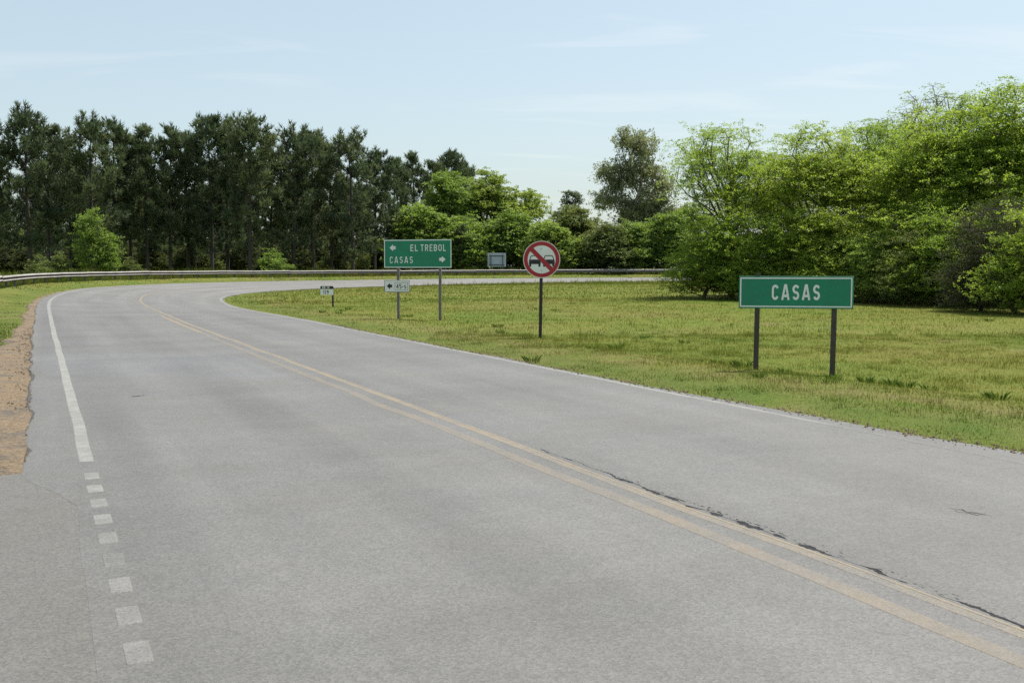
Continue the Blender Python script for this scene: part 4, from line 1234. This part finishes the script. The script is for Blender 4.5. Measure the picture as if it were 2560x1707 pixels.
# ---- near thicket on the right
def vase(seed, H, W, low=True, **k):
    b = [(0, .1 * W, H * .80, W * .58, W * .5, H * .16), (-W * .5, 0, H * .64, W * .5, W * .45, H * .16), (W * .5, 0, H * .66, W * .5, W * .45, H * .16), (.1, W * .35, H * .62, W * .45, W * .4, H * .18), (0, -W * .4, H * .57, W * .52, W * .42, H * .15)]
    if low: b += [(-W * .5, -W * .62, H * .38, W * .5, W * .42, H * .13), (W * .5, -W * .6, H * .40, W * .5, W * .42, H * .13), (0, -W * .85, H * .28, W * .55, W * .4, H * .12), (-W * .45, -W * .95, H * .14, W * .5, W * .35, H * .10), (W * .5, -W * .95, H * .15, W * .5, W * .35, H * .10), (0, 0, H * .3, W * .6, W * .5, H * .15)]
    a = dict(nclump=360, ntip=10, nleaf=28, leaf=.09, spread=.50, flat=.9, zf=.34, aspect=.55, lr=.19, shell=.5, min_r=.006)
    a.update(k)
    return make_broadleaf(seed, b, trunk_line(H * .34, (.1, 0), seed=seed, wob=.1), .02 * H, a.pop('nclump'), a.pop('ntip'), a.pop('nleaf'), a.pop('leaf'), a.pop('spread'), **a)
loc_a = vase(401, 9.6, 4.0, low=False, nclump=240, nleaf=22, shell=.6)         # open spreading crown
loc_b = vase(402, 9.2, 2.9)
loc_c = vase(403, 8.2, 2.8, nclump=340)
loc_e = vase(405, 9.0, 3.1)
loc_d = vase(404, 12.0, 4.2, low=False, nclump=330, sparse_top=8.4, nleaf=26, ntip=8)
bush_n = make_broadleaf(411, [(0, 0, 1.6, 1.9, 1.6, 1.4), (-.9, -.2, 1.0, 1.4, 1.2, .9), (1.0, 0, 1.2, 1.4, 1.2, 1.1), (.1, .2, 3.0, 1.5, 1.3, 1.2)], trunk_line(.9, n=3, seed=9), .10, 210, 9, 26, .078, .38, flat=.6, zf=.32, aspect=.55, lr=.15, min_r=.006)
bush_d = make_broadleaf(412, [(0, 0, 1.6, 1.8, 1.5, 1.4), (.3, 0, 3.0, 1.3, 1.2, 1.1), (-.8, 0, 1.0, 1.2, 1.1, .9)], trunk_line(.8, n=4, seed=10), .09, 170, 8, 17, .075, .34, flat=.2, zf=.8, aspect=.5, lr=.14, min_r=.0055)
LM = M['locust']
gtt = 'near thicket of trees'
place('spreading_tree', loc_a, at_px(1822, 53), .6, 1.02, B_, LM, 'open spreading tree with bare limbs at left end of near thicket', 'tree', gtt)
place('locust_tree', loc_b, at_px(2035, 50), .25, 1.0, B_, LM, 'bright yellow-green tree with forked limbs above the CASAS sign', 'tree', gtt)
place('locust_tree', loc_e, at_px(1925, 56), -.4, .9, B_, LM, 'tree between the spreading tree and the forked tree', 'tree', gtt)
place('locust_tree', loc_e, at_px(2190, 51), .5, 1.06, B_, LM, 'dense tree right of the forked tree', 'tree', gtt)
place('tall_sparse_tree', loc_d, at_px(2335, 57), 1.2, 1.02, B_, M['bright'], 'tallest thin-leaved tree sticking up above the thicket', 'tree', gtt)
place('tall_sparse_tree', loc_d, at_px(2215, 60), 3.2, .92, B_, M['bright'], 'shorter thin-leaved tree left of the tallest one', 'tree', gtt)
place('locust_tree', loc_c, at_px(2300, 47), -.3, 1.1, B_, LM, 'dense front tree of the thicket, right of CASAS sign', 'tree', gtt)
place('locust_tree', loc_b, at_px(2425, 46), -.55, 1.1, B_, LM, 'dense bright tree left of the dark bush', 'tree', gtt)
place('locust_tree', loc_e, at_px(2575, 45), -.2, 1.2, B_, LM, 'bright tree cut by the right picture edge', 'tree', gtt)
place('locust_tree', loc_c, at_px(2480, 54), .4, 1.34, B_, LM, 'tree behind the gap at far right of the thicket', 'tree', gtt)
place('locust_tree', loc_c, at_px(2120, 60), 1.4, 1.12, B_, LM, 'tree hidden behind the forked tree', 'tree', gtt)
place('locust_tree', loc_c, at_px(2700, 48), 5.5, 1.1, B_, LM, 'tree just past the right picture edge', 'tree', gtt)
gb = 'bushes at the foot of the thicket'
for q, (px_, d_, s_, k_, lm, lb) in enumerate([
    (1765, 50.5, 1.0, 0, LM, 'leafy bush at the left tip of the thicket'),
    (1850, 50.0, 1.12, 0, LM, 'leafy bush under the spreading tree'),
    (1935, 49.0, 1.05, 1, LM, 'leafy bush behind the left half of CASAS sign'),
    (2020, 48.0, 1.0, 0, LM, 'dim bush behind the middle of CASAS sign'),
    (2105, 47.0, 1.0, 1, LM, 'dim bush behind the right end of CASAS sign'),
    (2185, 45.0, .8, 0, M['bright'], 'dark bush right of CASAS sign'),
    (2270, 43.6, .8, 1, M['olive'], 'dark bush in the shaded hollow of the thicket'),
    (2355, 42.0, 1.0, 0, LM, 'green bush beside the brownish bush')]):
    place('leafy_bush', (bush_n, bush_n)[k_], at_px(px_, d_), q * 1.7, s_, B_, lm, lb, 'bush', gb)
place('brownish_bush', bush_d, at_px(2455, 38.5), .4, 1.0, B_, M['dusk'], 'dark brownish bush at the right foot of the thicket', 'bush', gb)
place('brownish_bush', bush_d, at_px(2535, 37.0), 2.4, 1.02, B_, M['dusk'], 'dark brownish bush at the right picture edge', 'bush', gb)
place('leafy_bush', bush_n, at_px(2610, 35.5), 3.0, 1.0, B_, LM, 'bright twiggy bush poking in at the right picture edge', 'bush', gb)

# ---- weeds in the meadow
def make_weed(seed, n=26, h=.3, wd=.03):
    rng = np.random.default_rng(seed)
    a = rng.random(n) * 2 * np.pi
    base = np.stack([np.cos(a), np.sin(a), np.zeros(n)], 1) * (.03 + .09 * rng.random(n))[:, None]
    hh = h * (.45 + .6 * rng.random(n))
    dv = np.stack([np.cos(a), np.sin(a), np.zeros(n)], 1)
    side = np.stack([-np.sin(a), np.cos(a), np.zeros(n)], 1) * wd
    mid = base + dv * (hh * .22)[:, None] + np.array([0, 0, 1.]) * (hh * .6)[:, None]
    tip = base + dv * (hh * (.3 + .5 * rng.random(n)))[:, None] + np.array([0, 0, 1.]) * hh[:, None]
    V = np.stack([base - side * .5, base + side * .5, mid + side * .6, tip, mid - side * .6], 1)
    return np_mesh('weed_tuft', V.reshape(-1, 3), np.arange(n * 5).reshape(n, 5), {'tint': np.repeat(rng.random(n), 5)})
weeds = [make_weed(500 + q, 44 + 10 * q, .10 + .03 * q, .0055) for q in range(3)]
for m_ in weeds: m_.materials.append(M['weed'])
wl = [(1795, 900), (1842, 912), (1862, 914), (1968, 922), (2085, 945), (2170, 948), (2196, 950), (2236, 958), (2272, 962), (2330, 965), (2480, 985), (2505, 992), (1714, 846), (1610, 836), (1540, 868), (1480, 872), (1250, 828), (1245, 812), (1014, 786), (1024, 786), (870, 768), (858, 772), (846, 778), (806, 776), (1345, 772), (1384, 774), (1575, 707), (2475, 800), (2440, 782), (20, 752), (8, 754), (1900, 942), (1330, 900), (2080, 955)]
for q, (px_, py_) in enumerate(wl):
    d_ = CAM_H * 2489 / (py_ - 668)
    x_ = (px_ - 1280) / 2489 * d_
    o = link('weed_tuft', weeds[q % 3], None)
    o.location = (x_, d_, gz(x_, d_) - .01)
    o.rotation_euler = (0, 0, q * 2.1); s_ = .7 + .25 * ((q * 7) % 5) / 4 + d_ * .004
    o.scale = (s_, s_, s_)
    wn = ('at the foot of the CASAS sign' if 1780 < px_ < 2120 and py_ < 950 else 'right of the CASAS sign posts' if px_ > 2120 and py_ > 900 else 'in the shade before the thicket' if px_ > 2400 else 'left of the CASAS sign' if px_ > 1400 else 'near the red round sign' if px_ > 1200 else 'at the foot of the direction sign' if px_ > 950 else 'near the low road marker' if px_ > 500 else 'by the left shoulder')
    tag(o, 'dark green weed tuft ' + wn, 'weed', 'weed tufts ' + wn)
